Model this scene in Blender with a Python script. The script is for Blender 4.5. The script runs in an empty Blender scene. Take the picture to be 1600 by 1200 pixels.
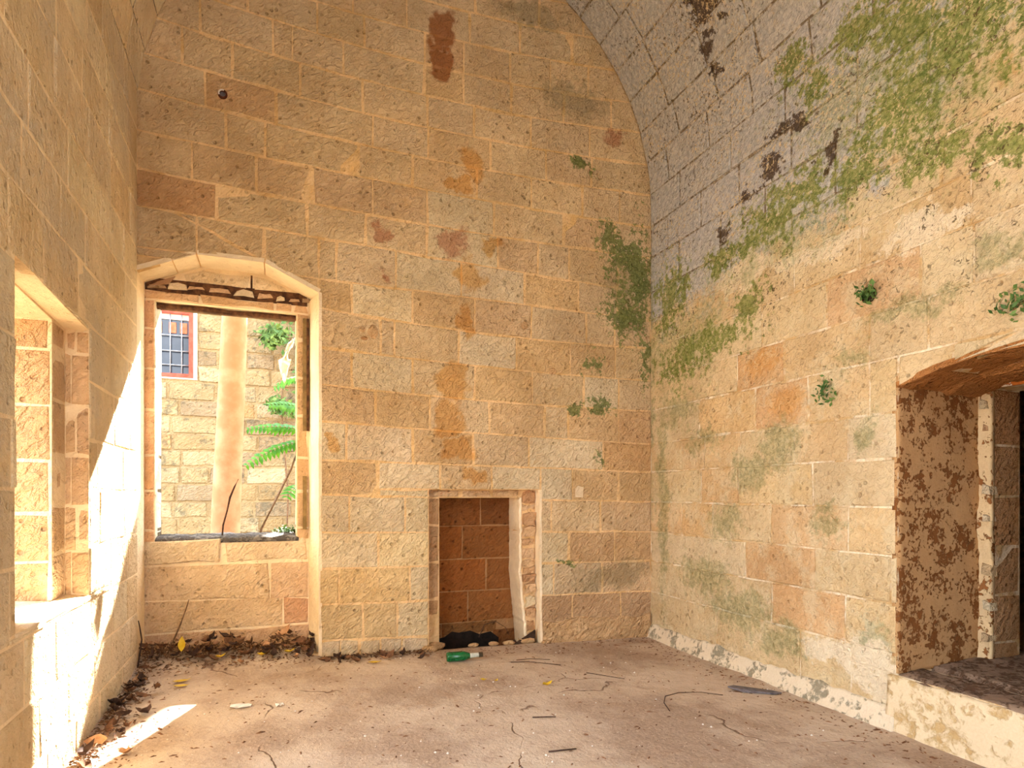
import bpy, bmesh, math, random
from math import sin, cos, pi, sqrt, atan2
from mathutils import Vector, noise as mnoise

C = bpy.context.scene.collection
SC = bpy.context.scene
rnd = random.Random(7)

# ------------------------------------------------------------------ camera
cam_d = bpy.data.cameras.new('camera')
cam = bpy.data.objects.new('camera', cam_d)
C.objects.link(cam)
cam.location = (0, 0, 1.25)
cam.rotation_euler = (pi / 2, 0, -math.radians(20.6))
cam_d.sensor_width = 36.0
cam_d.lens = 36.0 * 975 / 1600
cam_d.shift_y = 171 / 1600
cam_d.clip_start = 0.02
SC.camera = cam

# ------------------------------------------------------------------ sky, sun, exposure
SC.view_settings.view_transform = 'Standard'
SC.view_settings.look = 'None'
SC.view_settings.gamma = 1.0
SC.view_settings.use_curve_mapping = False
SC.view_settings.exposure = 1.36
w = bpy.data.worlds.new('hazy_sky')
SC.world = w
w.use_nodes = True
bgn = w.node_tree.nodes['Background']
bgn.inputs['Color'].default_value = (0.87, 0.97, 1.11, 1)
bgn.inputs['Strength'].default_value = 3.6
sun_d = bpy.data.lights.new('sun', 'SUN')
sun_d.energy = 34.0
sun_d.angle = math.radians(0.7)
sun_d.color = (1.0, 0.965, 0.90)
sun = bpy.data.objects.new('sun', sun_d)
C.objects.link(sun)
sun.location = (6, 12, 12)
sun.rotation_euler = Vector((-0.42, -1.0, -0.80)).to_track_quat('-Z', 'Y').to_euler()
SC.cycles.max_bounces = 10
SC.cycles.diffuse_bounces = 8
SC.cycles.glossy_bounces = 3
SC.cycles.transmission_bounces = 4
SC.cycles.sample_clamp_indirect = 8.0
SC.cycles.caustics_reflective = False
SC.cycles.caustics_refractive = False


# ------------------------------------------------------------------ node helpers
def lin(c):
    o = []
    for v in c[:3]:
        v /= 255.0
        o.append(v / 12.92 if v <= 0.04045 else ((v + 0.055) / 1.055) ** 2.4)
    return tuple(o) + (1.0,)


class NT:
    def __init__(self, name):
        self.m = bpy.data.materials.new(name)
        self.m.use_nodes = True
        self.t = self.m.node_tree
        self.b = self.t.nodes['Principled BSDF']
        self.b.inputs['Roughness'].default_value = 0.92
        self.b.inputs['Specular IOR Level'].default_value = 0.15

    def n(self, typ):
        return self.t.nodes.new(typ)

    def put(self, sock, v):
        if isinstance(v, bpy.types.NodeSocket):
            self.t.links.new(v, sock)
        else:
            sock.default_value = v

    def math(self, op, a, b=None, c=None, clamp=False):
        n = self.n('ShaderNodeMath')
        n.operation = op
        n.use_clamp = clamp
        self.put(n.inputs[0], a)
        if b is not None:
            self.put(n.inputs[1], b)
        if c is not None:
            self.put(n.inputs[2], c)
        return n.outputs[0]

    def vm(self, op, a, b=None, c=None):
        n = self.n('ShaderNodeVectorMath')
        n.operation = op
        self.put(n.inputs[0], a)
        if b is not None:
            self.put(n.inputs[1], b)
        if c is not None:
            self.put(n.inputs[2], c)
        return n.outputs['Value'] if op in ('LENGTH', 'DOT_PRODUCT') else n.outputs[0]

    def mix(self, f, a, b, mode='MIX'):
        n = self.n('ShaderNodeMix')
        n.data_type = 'RGBA'
        n.blend_type = mode
        self.put(n.inputs[0], f)
        self.put(n.inputs[6], a)
        self.put(n.inputs[7], b)
        return n.outputs[2]

    def noise(self, vec, scale, detail=4, rough=0.55, out=0, dist=0.0):
        n = self.n('ShaderNodeTexNoise')
        self.put(n.inputs['Vector'], vec)
        n.inputs['Scale'].default_value = scale
        n.inputs['Detail'].default_value = detail
        n.inputs['Roughness'].default_value = rough
        n.inputs['Distortion'].default_value = dist
        return n.outputs[out]

    def voro(self, vec, scale, feature='F1'):
        n = self.n('ShaderNodeTexVoronoi')
        n.feature = feature
        self.put(n.inputs['Vector'], vec)
        n.inputs['Scale'].default_value = scale
        return n.outputs[0]

    def ss(self, v, lo, hi, a=0.0, b=1.0):
        n = self.n('ShaderNodeMapRange')
        n.interpolation_type = 'SMOOTHSTEP'
        self.put(n.inputs[0], v)
        n.inputs[1].default_value = lo
        n.inputs[2].default_value = hi
        n.inputs[3].default_value = a
        n.inputs[4].default_value = b
        return n.outputs[0]

    def pos(self):
        return self.n('ShaderNodeNewGeometry').outputs['Position']

    def sep(self, v):
        n = self.n('ShaderNodeSeparateXYZ')
        self.put(n.inputs[0], v)
        return n.outputs

    def comb(self, x, y, z):
        n = self.n('ShaderNodeCombineXYZ')
        for i, v in enumerate((x, y, z)):
            self.put(n.inputs[i], v)
        return n.outputs[0]

    def ells(self, uv, L):
        """Highest of several soft ellipses: 1 in a centre, 0 on the rim, below 0 outside."""
        best = None
        for e in L:
            p, q, rx, ry = e[:4]
            d = self.vm('LENGTH', self.vm('MULTIPLY_ADD', uv, (1 / rx, 1 / ry, 0), (-p / rx, -q / ry, 0)))
            v = self.math('SUBTRACT', 1.0, d)
            best = v if best is None else self.math('MAXIMUM', best, v)
        return best

    def bump(self, h, dist, strength=1.0, prev=None):
        n = self.n('ShaderNodeBump')
        n.inputs['Distance'].default_value = dist
        n.inputs['Strength'].default_value = strength
        self.put(n.inputs['Height'], h)
        if prev is not None:
            self.put(n.inputs['Normal'], prev)
        return n.outputs[0]

    def color(self, c):
        self.put(self.b.inputs['Base Color'], c)

    def normal(self, n):
        self.put(self.b.inputs['Normal'], n)


# stains measured on the walls, plus one painted corner shade (metres): back wall (x, z); right wall and vault (y, height along the curve)
OR = [(1.44, 3.81, .13, .17), (1.3, 3.64, .13, .07), (1.59, 3.19, .07, .12), (1.41, 2.96, .13, .18), (1.36, 2.6, .07, .16),
      (1.26, 2.1, .15, .18), (1.23, 1.82, .14, .15), (1.31, 1.58, .16, .12), (1.44, 1.38, .11, .08), (.38, 1.6, .05, .06)]
RU = [(1.18, 4.83, .14, .22), (1.2, 4.56, .11, .13)]
RED = [(1.26, 3.19, .14, .14), (.72, 3.18, .07, .08), (.76, 2.87, .05, .06), (2.7, 4.3, .13, .08)]
GR = [(2.64, 3.44, .12, .14), (2.79, 3.24, .19, .22), (2.79, 2.8, .22, .25), (2.95, 3.09, .14, .56), (2.51, 2.34, .1, .13),
      (2.54, 1.99, .14, .1), (2.33, 1.98, .08, .05), (2.27, .68, .12, .03), (2.54, 1.53, .05, .07), (3.0, 2.43, .06, .33), (2.36, 3.99, .12, .07)]
GRF = [(2.7, .54, .45, .16), (1.93, 5.13, .4, .14), (2.3, 4.53, .36, .2), (2.85, 3.0, .3, .5)]
VGREEN = [(2.56, 3.85, .26, .15), (2.3, 3.67, .24, .22), (2.04, 3.4, .26, .2), (1.85, 2.83, .14, .12), (2.37, 3.25, .28, .22), (2.61, 3.09, .26, .16),
          (3.02, 3.14, .26, .17), (3.29, 3.05, .32, .17), (3.47, 2.94, .24, .09), (3.74, 2.99, .2, .09), (2.2, 2.95, .24, .1), (1.8, 3.6, .3, .4),
          (3.06, 3.96, .14, .11), (2.92, 3.72, .14, .12), (3.88, 2.41, .47, .12), (4.28, 2.3, .33, .16), (4.38, 2.87, .22, .31), (3.47, 2.59, .18, .09), (2.2, 4.1, .4, .3), (1.4, 3.2, .4, .5)]
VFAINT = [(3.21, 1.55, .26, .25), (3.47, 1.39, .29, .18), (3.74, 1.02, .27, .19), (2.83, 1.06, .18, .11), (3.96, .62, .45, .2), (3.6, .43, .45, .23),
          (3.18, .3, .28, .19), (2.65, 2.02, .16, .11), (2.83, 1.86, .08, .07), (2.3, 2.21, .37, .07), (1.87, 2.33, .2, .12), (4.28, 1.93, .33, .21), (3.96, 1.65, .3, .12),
          (2.53, 1.57, .08, .14), (4.5, 1.2, .12, 1.2), (2.5, .5, .15, .1), (4.68, 2.3, .05, 1.6)]  # last ellipse paints contact shade down the back right corner
VDARK = [(3.75, 4.53, .14, .12), (3.53, 4.56, .08, .05), (3.7, 4.32, .11, .05), (3.02, 3.58, .22, .05), (3.29, 3.39, .14, .13), (3.74, 3.16, .09, .12),
         (2.78, 3.29, .06, .15), (3.18, 3.58, .1, .08), (3.5, 3.31, .1, .07), (3.6, 4.8, .3, .2)]
VORANGE = [(1.85, 3.18, .1, .12), (3.35, 2.14, .2, .11), (3.1, 1.83, .2, .12)]
VCREAM = [(2.83, .3, .2, .09), (2.53, .36, .13, .2), (2.37, .2, .16, .16), (2.23, 2.58, .24, .1), (3.54, 2.78, .3, .1), (2.9, 2.72, .4, .07)]


def stone_common(t, base, relief=1.0, fine=1.0):
    """colour mottling and the pecked, pitted relief of soft limestone; returns (colour, normal, pos)"""
    P = t.pos()
    big = t.noise(P, 2.3, 3, 0.6)
    col = t.mix(t.ss(big, 0.35, 0.68), t.mix(1.0, base, (0.86, 0.82, 0.76, 1), 'MULTIPLY'), t.mix(1.0, base, (1.08, 1.07, 1.05, 1), 'MULTIPLY'))
    mid = t.noise(P, 11, 4, 0.6)
    col = t.mix(t.ss(mid, 0.42, 0.72, 0, 0.35 * fine), col, t.mix(1.0, base, (0.88, 0.72, 0.52, 1), 'MULTIPLY'))
    grain = t.noise(P, 90, 4, 0.7)
    col = t.mix(t.ss(grain, 0.3, 0.75, 0.0, 0.30 * fine), col, t.mix(1.0, base, (1.16, 1.15, 1.12, 1), 'MULTIPLY'))
    # pecked relief: short slanting tool marks and round pits
    mp = t.n('ShaderNodeVectorRotate')
    mp.rotation_type = 'EULER_XYZ'
    mp.inputs['Rotation'].default_value = (0.6, 0.65, 0.0)
    t.put(mp.inputs['Vector'], P)
    Pd = t.vm('MULTIPLY', mp.outputs[0], (0.55, 0.8, 1.25))
    chips = t.noise(Pd, 26, 4, 0.62, dist=0.25)
    chips = t.ss(chips, 0.36, 0.62)
    rip = t.noise(P, 62, 3, 0.65)
    pit = t.voro(P, 17)
    pitm = t.ss(pit, 0.10, 0.24)
    gate = t.ss(t.noise(P, 5.5, 2), 0.42, 0.58)
    pitm = t.math('MAXIMUM', pitm, t.math('SUBTRACT', 1.0, gate))
    col = t.mix(t.math('MULTIPLY', t.math('SUBTRACT', 1.0, pitm), 0.45 * fine), col, t.mix(1.0, base, (0.45, 0.35, 0.25, 1), 'MULTIPLY'))
    h = t.math('ADD', t.math('MULTIPLY', chips, 0.55), t.math('MULTIPLY', rip, 0.5))
    h = t.math('ADD', h, t.math('MULTIPLY', pitm, 0.7))
    nrm = t.bump(h, 0.026 * relief, 1.0)
    return col, nrm, P


def uv_back(t, P, amp=0.16):
    s = t.sep(P)
    nz = t.n('ShaderNodeTexNoise')
    t.put(nz.inputs['Vector'], P)
    nz.inputs['Scale'].default_value = 7.0
    nz.inputs['Detail'].default_value = 5
    off = t.vm('SCALE', t.vm('SUBTRACT', nz.outputs['Color'], (0.5, 0.5, 0.5)), None)
    off.node.inputs['Scale'].default_value = amp * 2
    return t.vm('ADD', t.comb(s[0], s[2], 0.0), off)


def uv_right(t, P, amp=0.2):
    s = t.sep(P)
    th = t.math('ARCTAN2', t.math('SUBTRACT', s[2], 3.74), t.math('SUBTRACT', s[0], 1.10))
    wv = t.math('ADD', t.math('MULTIPLY', t.math('MAXIMUM', th, 0.0), 1.96), t.math('MINIMUM', s[2], 3.74))
    up = t.math('GREATER_THAN', s[2], 3.74)
    wv = t.math('ADD', t.math('MULTIPLY', up, wv), t.math('MULTIPLY', t.math('SUBTRACT', 1.0, up), s[2]))
    nz = t.n('ShaderNodeTexNoise')
    t.put(nz.inputs['Vector'], P)
    nz.inputs['Scale'].default_value = 6.0
    nz.inputs['Detail'].default_value = 6
    nz.inputs['Roughness'].default_value = 0.65
    off = t.vm('SCALE', t.vm('SUBTRACT', nz.outputs['Color'], (0.5, 0.5, 0.5)), None)
    off.node.inputs['Scale'].default_value = amp * 2
    return t.vm('ADD', t.comb(s[1], wv, 0.0), off), s[1], wv


def obj_color(t):
    return t.n('ShaderNodeObjectInfo').outputs['Color']


def back_stains(t, col, P):
    uv = uv_back(t, P)
    fine = t.noise(P, 26, 5, 0.7)
    e = t.ells(uv, OR)
    col = t.mix(t.ss(e, -0.05, 0.35, 0, 0.75), col, t.mix(1.0, col, (0.86, 0.60, 0.28, 1), 'MULTIPLY'))
    e = t.ells(uv, RU)
    col = t.mix(t.ss(e, 0.0, 0.3, 0, 0.8), col, lin((150, 80, 32)))
    e = t.math('ADD', t.ells(uv, RED), t.math('MULTIPLY', t.math('SUBTRACT', fine, 0.5), 1.6))
    col = t.mix(t.ss(e, 0.1, 0.6, 0, 0.6), col, lin((170, 96, 62)))
    e = t.math('ADD', t.ells(uv, GRF), t.math('MULTIPLY', t.math('SUBTRACT', fine, 0.5), 1.4))
    col = t.mix(t.ss(e, 0.0, 0.6, 0, 0.45), col, lin((112, 104, 70)))
    med = t.math('SUBTRACT', t.noise(P, 8, 5, 0.7), 0.5)
    e = t.math('MULTIPLY_ADD', t.ells(uv, GR), 0.6, t.math('MULTIPLY_ADD', t.math('SUBTRACT', fine, 0.5), 2.2, t.math('MULTIPLY', med, 1.3)))
    col = t.mix(t.ss(e, 0.06, 0.3, 0, 0.88), col, t.mix(t.ss(fine, 0.4, 0.65), lin((84, 100, 48)), lin((132, 140, 80))))
    return col


def mat_back(name, base=None, mortar=False):
    t = NT(name)
    b = obj_color(t) if base is None else base
    if mortar:
        b = t.mix(t.ss(t.noise(t.pos(), 5.0, 4, 0.7), 0.36, 0.55), lin((224, 186, 130)), base)
    col, nrm, P = stone_common(t, b, 0.5 if mortar else 1.0, 0.5 if mortar else 1.0)
    col = back_stains(t, col, P)
    t.color(col)
    t.normal(nrm)
    return t.m


def right_stains_shade(t, col, P, mortar=False):
    uv, yy, ww = uv_right(t, P)
    fine = t.noise(P, 22, 6, 0.72)
    fine2 = t.noise(t.vm('ADD', P, (3.1, 1.7, 5.2)), 34, 5, 0.7)
    nf = t.math('MULTIPLY', t.math('SUBTRACT', fine, 0.5), 1.0)
    # old grey limewash left on the upper wall and the vault
    med = t.noise(P, 4.2, 5, 0.65)
    edge = t.math('SUBTRACT', ww, t.math('MULTIPLY_ADD', yy, -0.10, 2.98))
    g = t.math('ADD', edge, t.math('MULTIPLY', t.math('SUBTRACT', med, 0.5), 1.1))
    nearer = t.math('MULTIPLY', t.math('SUBTRACT', 2.75, yy), 0.45)
    g = t.math('SUBTRACT', g, t.math('MAXIMUM', nearer, 0.0))
    gm = t.ss(t.math('ADD', g, t.math('MULTIPLY', nf, 0.8)), 0.0, 0.30, 0, 0.92)
    if mortar:
        col = t.mix(gm, col, t.mix(t.ss(fine, 0.45, 0.6), lin((96, 84, 72)), lin((190, 184, 174))))  # shadow in the upper joints is painted as dark mortar colour
    else:
        grey = t.mix(t.ss(fine2, 0.38, 0.66), lin((164, 166, 170)), lin((198, 197, 196)))
        grey = t.mix(t.ss(t.noise(P, 9, 5, 0.7), 0.6, 0.72, 0, 0.55), grey, lin((190, 168, 132)))
        col = t.mix(gm, col, grey)
    gate2 = t.ss(t.noise(t.vm('ADD', P, (2.0, 7.0, 1.0)), 2.6, 4, 0.65), 0.42, 0.6, 0.15, 1.0)
    gate3 = t.ss(t.noise(t.vm('ADD', P, (8.0, 3.0, 5.0)), 3.1, 4, 0.65), 0.42, 0.6, 0.12, 1.0)
    pale = t.ss(t.noise(t.vm('ADD', P, (1.0, 6.0, 3.0)), 3.6, 6, 0.72), 0.47, 0.62, 0, 0.55)
    col = t.mix(t.math('MULTIPLY', pale, t.math('SUBTRACT', 1.0, gm)), col, lin((216, 200, 164)))
    sc = t.noise(t.vm('ADD', P, (4.0, 1.0, 9.0)), 13, 5, 0.7, dist=1.2)
    col = t.mix(t.math('MULTIPLY', t.ss(sc, 0.61, 0.65, 0, 0.75), t.math('MULTIPLY', gm, gate3)), col, lin((84, 68, 54)))
    e = t.math('ADD', t.ells(uv, VORANGE), nf)
    col = t.mix(t.ss(e, 0.0, 0.5, 0, 0.6), col, lin((206, 152, 86)))
    e = t.math('ADD', t.ells(uv, VCREAM), nf)
    col = t.mix(t.ss(e, -0.12, 0.16, 0, 0.9), col, lin((226, 210, 180)))
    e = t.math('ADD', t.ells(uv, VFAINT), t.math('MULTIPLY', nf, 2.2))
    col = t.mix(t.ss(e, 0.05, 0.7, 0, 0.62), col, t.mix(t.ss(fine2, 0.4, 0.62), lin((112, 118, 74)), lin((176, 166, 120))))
    med2 = t.math('SUBTRACT', t.noise(t.vm('ADD', P, (5.0, 2.0, 8.0)), 7.5, 5, 0.7), 0.5)
    eg = t.math('MULTIPLY', t.ells(uv, VGREEN), 0.5)
    film = t.math('ADD', t.math('MULTIPLY', t.ells(uv, [(2.3, 3.45, 1.1, .75), (3.3, 2.95, .9, .35), (4.2, 2.45, .7, .45)]), 0.6), t.math('MULTIPLY_ADD', nf, 1.6, med2))
    col = t.mix(t.ss(film, 0.0, 0.45, 0, 0.6), col, t.mix(t.ss(fine2, 0.4, 0.62), lin((140, 146, 96)), lin((186, 178, 136))))
    e = t.math('ADD', eg, t.math('MULTIPLY_ADD', nf, 2.2, t.math('MULTIPLY', med2, 1.6)))
    col = t.mix(t.ss(e, -0.02, 0.2, 0, 0.9), col, t.mix(t.ss(fine2, 0.36, 0.68), lin((98, 114, 46)), lin((154, 156, 88))))
    e = t.math('ADD', t.ells(uv, VDARK), t.math('MULTIPLY', nf, 2.4))
    col = t.mix(t.ss(e, 0.25, 0.5, 0, 0.9), col, lin((66, 46, 34)))
    # pale flakes and dark specks all over
    fl = t.noise(t.vm('MULTIPLY', P, (1, 1, 1)), 46, 3, 0.6, dist=0.9)
    upm = t.ss(ww, 1.6, 2.6, 0.25, 1.0)
    col = t.mix(t.math('MULTIPLY', t.ss(fl, 0.555, 0.59, 0, 0.8), t.math('MULTIPLY', upm, gate2)), col, lin((214, 192, 150)))
    sp = t.noise(t.vm('ADD', P, (9.0, 2.0, 4.0)), 40, 3, 0.6, dist=0.8)
    col = t.mix(t.math('MULTIPLY', t.ss(sp, 0.59, 0.62, 0, 0.85), t.math('MULTIPLY', upm, gate3)), col, lin((88, 72, 48)))
    return col


def mat_right(name, base=None, mortar=False):
    t = NT(name)
    b = obj_color(t) if base is None else base
    if mortar:
        b = t.mix(t.ss(t.noise(t.pos(), 5.0, 4, 0.7), 0.4, 0.62), lin((204, 172, 124)), base)
    col, nrm, P = stone_common(t, b, 0.4 if mortar else 0.5, 0.5 if mortar else 0.9)
    col = right_stains_shade(t, col, P, mortar)
    t.color(col)
    t.normal(nrm)
    return t.m


def mat_plain(name, base=None, relief=0.8, fine=1.0, specks=0.0):
    t = NT(name)
    b = obj_color(t) if base is None else base
    col, nrm, P = stone_common(t, b, relief, fine)
    if name == 'limestone_left_wall':
        q = t.sep(P)
        uv = t.vm('ADD', t.comb(q[1], q[2], 0.0), t.vm('MULTIPLY', t.vm('SUBTRACT', t.n_color(P, 4.0), (.5, .5, .5)), (.5, .5, .5)))
        e = t.math('MULTIPLY_ADD', t.ells(uv, [(2.6, 2.56, .6, .13), (3.3, 2.36, .5, .2), (3.7, 1.9, .22, .55), (3.0, 3.2, .25, .3), (4.2, 3.6, .3, .5), (2.5, 1.4, .2, .8)]), 0.6, t.math('SUBTRACT', t.noise(P, 9, 5, .7), .5))
        col = t.mix(t.ss(e, 0.0, 0.35, 0, 0.55), col, lin((206, 190, 164)))
    if specks:
        s = t.noise(t.vm('MULTIPLY', P, (1, 1, 0.8)), 34, 3, 0.6, dist=0.6)
        col = t.mix(t.ss(s, 0.66, 0.70, 0, specks), col, lin((96, 68, 40)))
    t.color(col)
    t.normal(nrm)
    return t.m


def mat_peeling(name, a, b, scale=7, lo=0.5, hi=0.56, relief=0.9):
    t = NT(name)
    P = t.pos()
    n1 = t.noise(P, scale, 5, 0.68)
    n2 = t.noise(P, scale * 4.5, 4, 0.6, dist=0.5)
    m = t.ss(t.math('MULTIPLY_ADD', n2, 0.45, t.math('MULTIPLY', n1, 0.62)), lo, hi)
    grain = t.noise(P, 80, 4, 0.7)
    ca = t.mix(t.ss(grain, 0.3, 0.7, 0, 0.5), a, t.mix(1.0, a, (0.86, 0.82, 0.76, 1), 'MULTIPLY'))
    cb = t.mix(t.ss(grain, 0.3, 0.7, 0, 0.6), b, t.mix(1.0, b, (0.7, 0.62, 0.55, 1), 'MULTIPLY'))
    t.color(t.mix(m, ca, cb))
    h = t.math('ADD', t.math('MULTIPLY', t.math('SUBTRACT', 1.0, m), 0.7), t.math('MULTIPLY', grain, 0.35))
    t.normal(t.bump(h, 0.012 * relief, 0.9))
    return t.m


def mat_simple(name, c, c2=None, scale=30, rough=0.8, bump=0.0, spec=0.2):
    t = NT(name)
    P = t.pos()
    n = t.noise(P, scale, 4, 0.6)
    t.color(t.mix(t.ss(n, 0.35, 0.68), lin(c), lin(c2 or c)))
    t.b.inputs['Roughness'].default_value = rough
    t.b.inputs['Specular IOR Level'].default_value = spec
    if bump:
        t.normal(t.bump(n, bump, 0.8))
    return t.m


def mat_floor():
    t = NT('packed_earth')
    P = t.pos()
    a = t.noise(P, 1.3, 5, 0.62)
    b = t.noise(P, 9, 5, 0.65)
    c = t.noise(P, 60, 4, 0.7)
    col = t.mix(t.ss(a, 0.38, 0.62), lin((158, 136, 118)), lin((200, 182, 162)))
    col = t.mix(t.ss(b, 0.5, 0.75, 0, 0.5), col, lin((152, 122, 98)))
    col = t.mix(t.ss(c, 0.35, 0.7, 0, 0.45), col, lin((206, 180, 152)))
    dk = t.noise(t.vm('ADD', P, (4, 9, 1)), 48, 3, 0.6, dist=0.8)
    col = t.mix(t.ss(dk, 0.68, 0.71, 0, 0.7), col, lin((92, 66, 48)))
    lt = t.noise(t.vm('ADD', P, (1, 3, 7)), 55, 2, 0.5)
    col = t.mix(t.ss(lt, 0.70, 0.73, 0, 0.8), col, lin((226, 208, 184)))
    # hairline cracks
    wv = t.vm('ADD', P, t.vm('MULTIPLY', t.vm('SUBTRACT', t.n_color(P, 3.0), (0.5, 0.5, 0.5)), (.3, .3, .3)))
    cr = t.voro(wv, 0.75, 'DISTANCE_TO_EDGE')
    brk = t.ss(t.noise(P, 2.1, 2), 0.5, 0.6)
    crm = t.math('MULTIPLY', t.ss(cr, 0.0, 0.006, 1, 0), brk)
    col = t.mix(t.math('MULTIPLY', crm, 0.75), col, lin((104, 72, 54)))
    t.color(col)
    h = t.math('ADD', t.math('MULTIPLY', b, 1.0), t.math('MULTIPLY', c, 0.35))
    h = t.math('SUBTRACT', h, t.math('MULTIPLY', crm, 0.5))
    t.normal(t.bump(h, 0.02, 0.8))
    return t.m


def _nc(self, P, scale):
    n = self.n('ShaderNodeTexNoise')
    self.put(n.inputs['Vector'], P)
    n.inputs['Scale'].default_value = scale
    n.inputs['Detail'].default_value = 4
    return n.outputs['Color']


NT.n_color = _nc

M = {}
M['back'] = mat_back('limestone_back_wall')
M['back_mortar'] = mat_back('lime_mortar_back_wall', lin((236, 202, 152)), True)
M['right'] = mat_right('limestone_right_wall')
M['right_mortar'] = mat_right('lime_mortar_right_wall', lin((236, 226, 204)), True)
M['left'] = mat_plain('limestone_left_wall', None, 0.55, 0.9, 0.5)
M['left_mortar'] = mat_plain('lime_mortar_left_wall', lin((246, 226, 190)), 0.3, 0.4)
M['reveal'] = mat_plain('limestone_reveal', None, 0.8, 1.0, 0.5)
M['cream'] = mat_plain('cream_plaster_and_bounce', lin((242, 224, 192)), 0.3, 0.3)
M['soot'] = mat_plain('sooty_limestone', None, 1.0, 1.9, 0.7)
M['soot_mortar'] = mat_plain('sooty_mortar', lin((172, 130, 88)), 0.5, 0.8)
def mat_far(name):
    t = NT(name)
    col, nrm, P = stone_common(t, obj_color(t), 1.0, 1.0)
    n1 = t.noise(P, 2.2, 5, 0.7)
    n2 = t.noise(P, 14, 4, 0.7)
    col = t.mix(t.ss(t.math('MULTIPLY_ADD', n2, 0.4, t.math('MULTIPLY', n1, 0.7)), 0.57, 0.66, 0, 0.65), col, lin((92, 88, 72)))
    t.color(col)
    t.normal(nrm)
    return t.m


M['weathered'] = mat_plain('weathered_outer_stone', lin((112, 96, 72)), 0.6, 0.8)
M['far'] = mat_far('garden_wall_stone')
M['far_mortar'] = mat_plain('garden_wall_mortar', lin((160, 142, 108)), 0.6, 0.6)
M['peel'] = mat_peeling('peeling_reveal_plaster', lin((188, 148, 102)), lin((132, 84, 44)), 10, 0.55, 0.58)
M['lintelp'] = mat_peeling('flaking_white_plaster', lin((222, 208, 188)), lin((196, 112, 48)), 5, 0.5, 0.53)
M['base'] = mat_peeling('patched_cream_plaster', lin((224, 204, 168)), lin((196, 166, 116)), 4, 0.52, 0.62, 0.7)
M['strip'] = mat_peeling('flaking_rebate_plaster', lin((228, 200, 154)), lin((160, 106, 60)), 8, 0.555, 0.585)
M['plinth'] = mat_peeling('worn_plinth_plaster', lin((222, 206, 178)), lin((150, 142, 120)), 6, 0.52, 0.62, 0.8)
M['crumb'] = mat_plain('crumbled_render', lin((222, 184, 138)), 1.6, 1.2, 0.3)
M['floor'] = mat_floor()
M['dust'] = mat_peeling('dirt_on_ledge', lin((150, 126, 106)), lin((104, 80, 62)), 9, 0.5, 0.6, 1.0)
M['silldirt'] = mat_peeling('grey_dirt_on_sill', lin((140, 134, 128)), lin((92, 88, 86)), 12, 0.48, 0.58, 1.0)
M['ground'] = mat_simple('dry_ground', (186, 160, 122), (150, 128, 92), 3, 0.95, 0.02)
M['timber'] = mat_simple('rotten_timber_and_shade', (64, 40, 28), (112, 76, 50), 26, 0.9, 0.01)
M['greytimber'] = mat_simple('weathered_timber', (118, 96, 58), (150, 122, 78), 20, 0.9, 0.006)
M['bark'] = mat_simple('smooth_pale_bark', (168, 116, 80), (186, 140, 104), 5, 0.85, 0.006)
M['leafg'] = mat_simple('fresh_green_leaf', (44, 112, 4), (84, 146, 12), 18, 0.5, 0, 0.3)
M['leafd'] = mat_simple('dark_green_leaf', (58, 92, 40), (112, 138, 66), 14, 0.6, 0, 0.3)
M['stem'] = mat_simple('dry_stem', (128, 100, 74), (92, 70, 52), 40, 0.9)
M['brown1'] = mat_simple('dead_leaf_brown', (96, 66, 46), (132, 92, 62), 30, 0.85)
M['brown2'] = mat_simple('dead_leaf_tan', (160, 118, 84), (196, 152, 112), 30, 0.85)
M['brown3'] = mat_simple('dead_leaf_dark', (56, 40, 34), (84, 60, 46), 30, 0.85)
M['litter'] = mat_simple('leaf_litter', (74, 54, 42), (136, 100, 72), 45, 0.9)
M['yellow'] = mat_simple('yellow_leaf', (196, 160, 28), (214, 184, 62), 20, 0.7)
M['red'] = mat_simple('red_paint', (172, 62, 46), (190, 84, 66), 12, 0.5)
M['white'] = mat_simple('white_paint', (226, 218, 208), (206, 198, 186), 12, 0.7)
M['iron'] = mat_simple('grey_iron', (142, 148, 156), (120, 124, 130), 20, 0.5)
M['pane'] = mat_simple('dark_pane', (38, 44, 54), (52, 58, 68), 3, 0.15, 0, 0.5)
M['cloth'] = mat_simple('orange_curtain', (196, 104, 74), (214, 130, 100), 12, 0.9)
M['paper'] = mat_simple('crumpled_paper', (226, 222, 214), (204, 198, 190), 30, 0.8)
M['slate'] = mat_simple('grey_shard', (112, 104, 104), (84, 78, 80), 30, 0.6)
M['foil'] = mat_simple('pale_foil', (206, 206, 190), (178, 182, 166), 60, 0.35, 0, 0.5)
M['cap'] = mat_simple('dark_bottle_mouth', (52, 46, 34), (72, 62, 44), 40, 0.5)
M['rust'] = mat_simple('rusted_iron', (70, 36, 22), (100, 54, 30), 40, 0.8)
M['hollow_shade'] = mat_simple('painted_hollow_shade', (26, 20, 16), (40, 30, 24), 20, 0.95, 0.02)
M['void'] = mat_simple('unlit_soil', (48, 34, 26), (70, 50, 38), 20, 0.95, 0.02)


def mat_bottle():
    t = NT('green_bottle_glass')
    P = t.pos()
    n = t.noise(P, 60, 3, 0.6)
    t.color(t.mix(t.ss(n, 0.4, 0.7), lin((18, 104, 52)), lin((30, 124, 66))))
    t.b.inputs['Roughness'].default_value = 0.18
    t.b.inputs['Specular IOR Level'].default_value = 0.5
    t.b.inputs['Transmission Weight'].default_value = 0.35
    return t.m


M['bottle'] = mat_bottle()


# ------------------------------------------------------------------ object helpers
def tag(o, label=None, cat=None, group=None, kind=None):
    if label:
        o['label'] = label
    if cat:
        o['category'] = cat
    if group:
        o['group'] = group
    if kind:
        o['kind'] = kind
    return o


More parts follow.
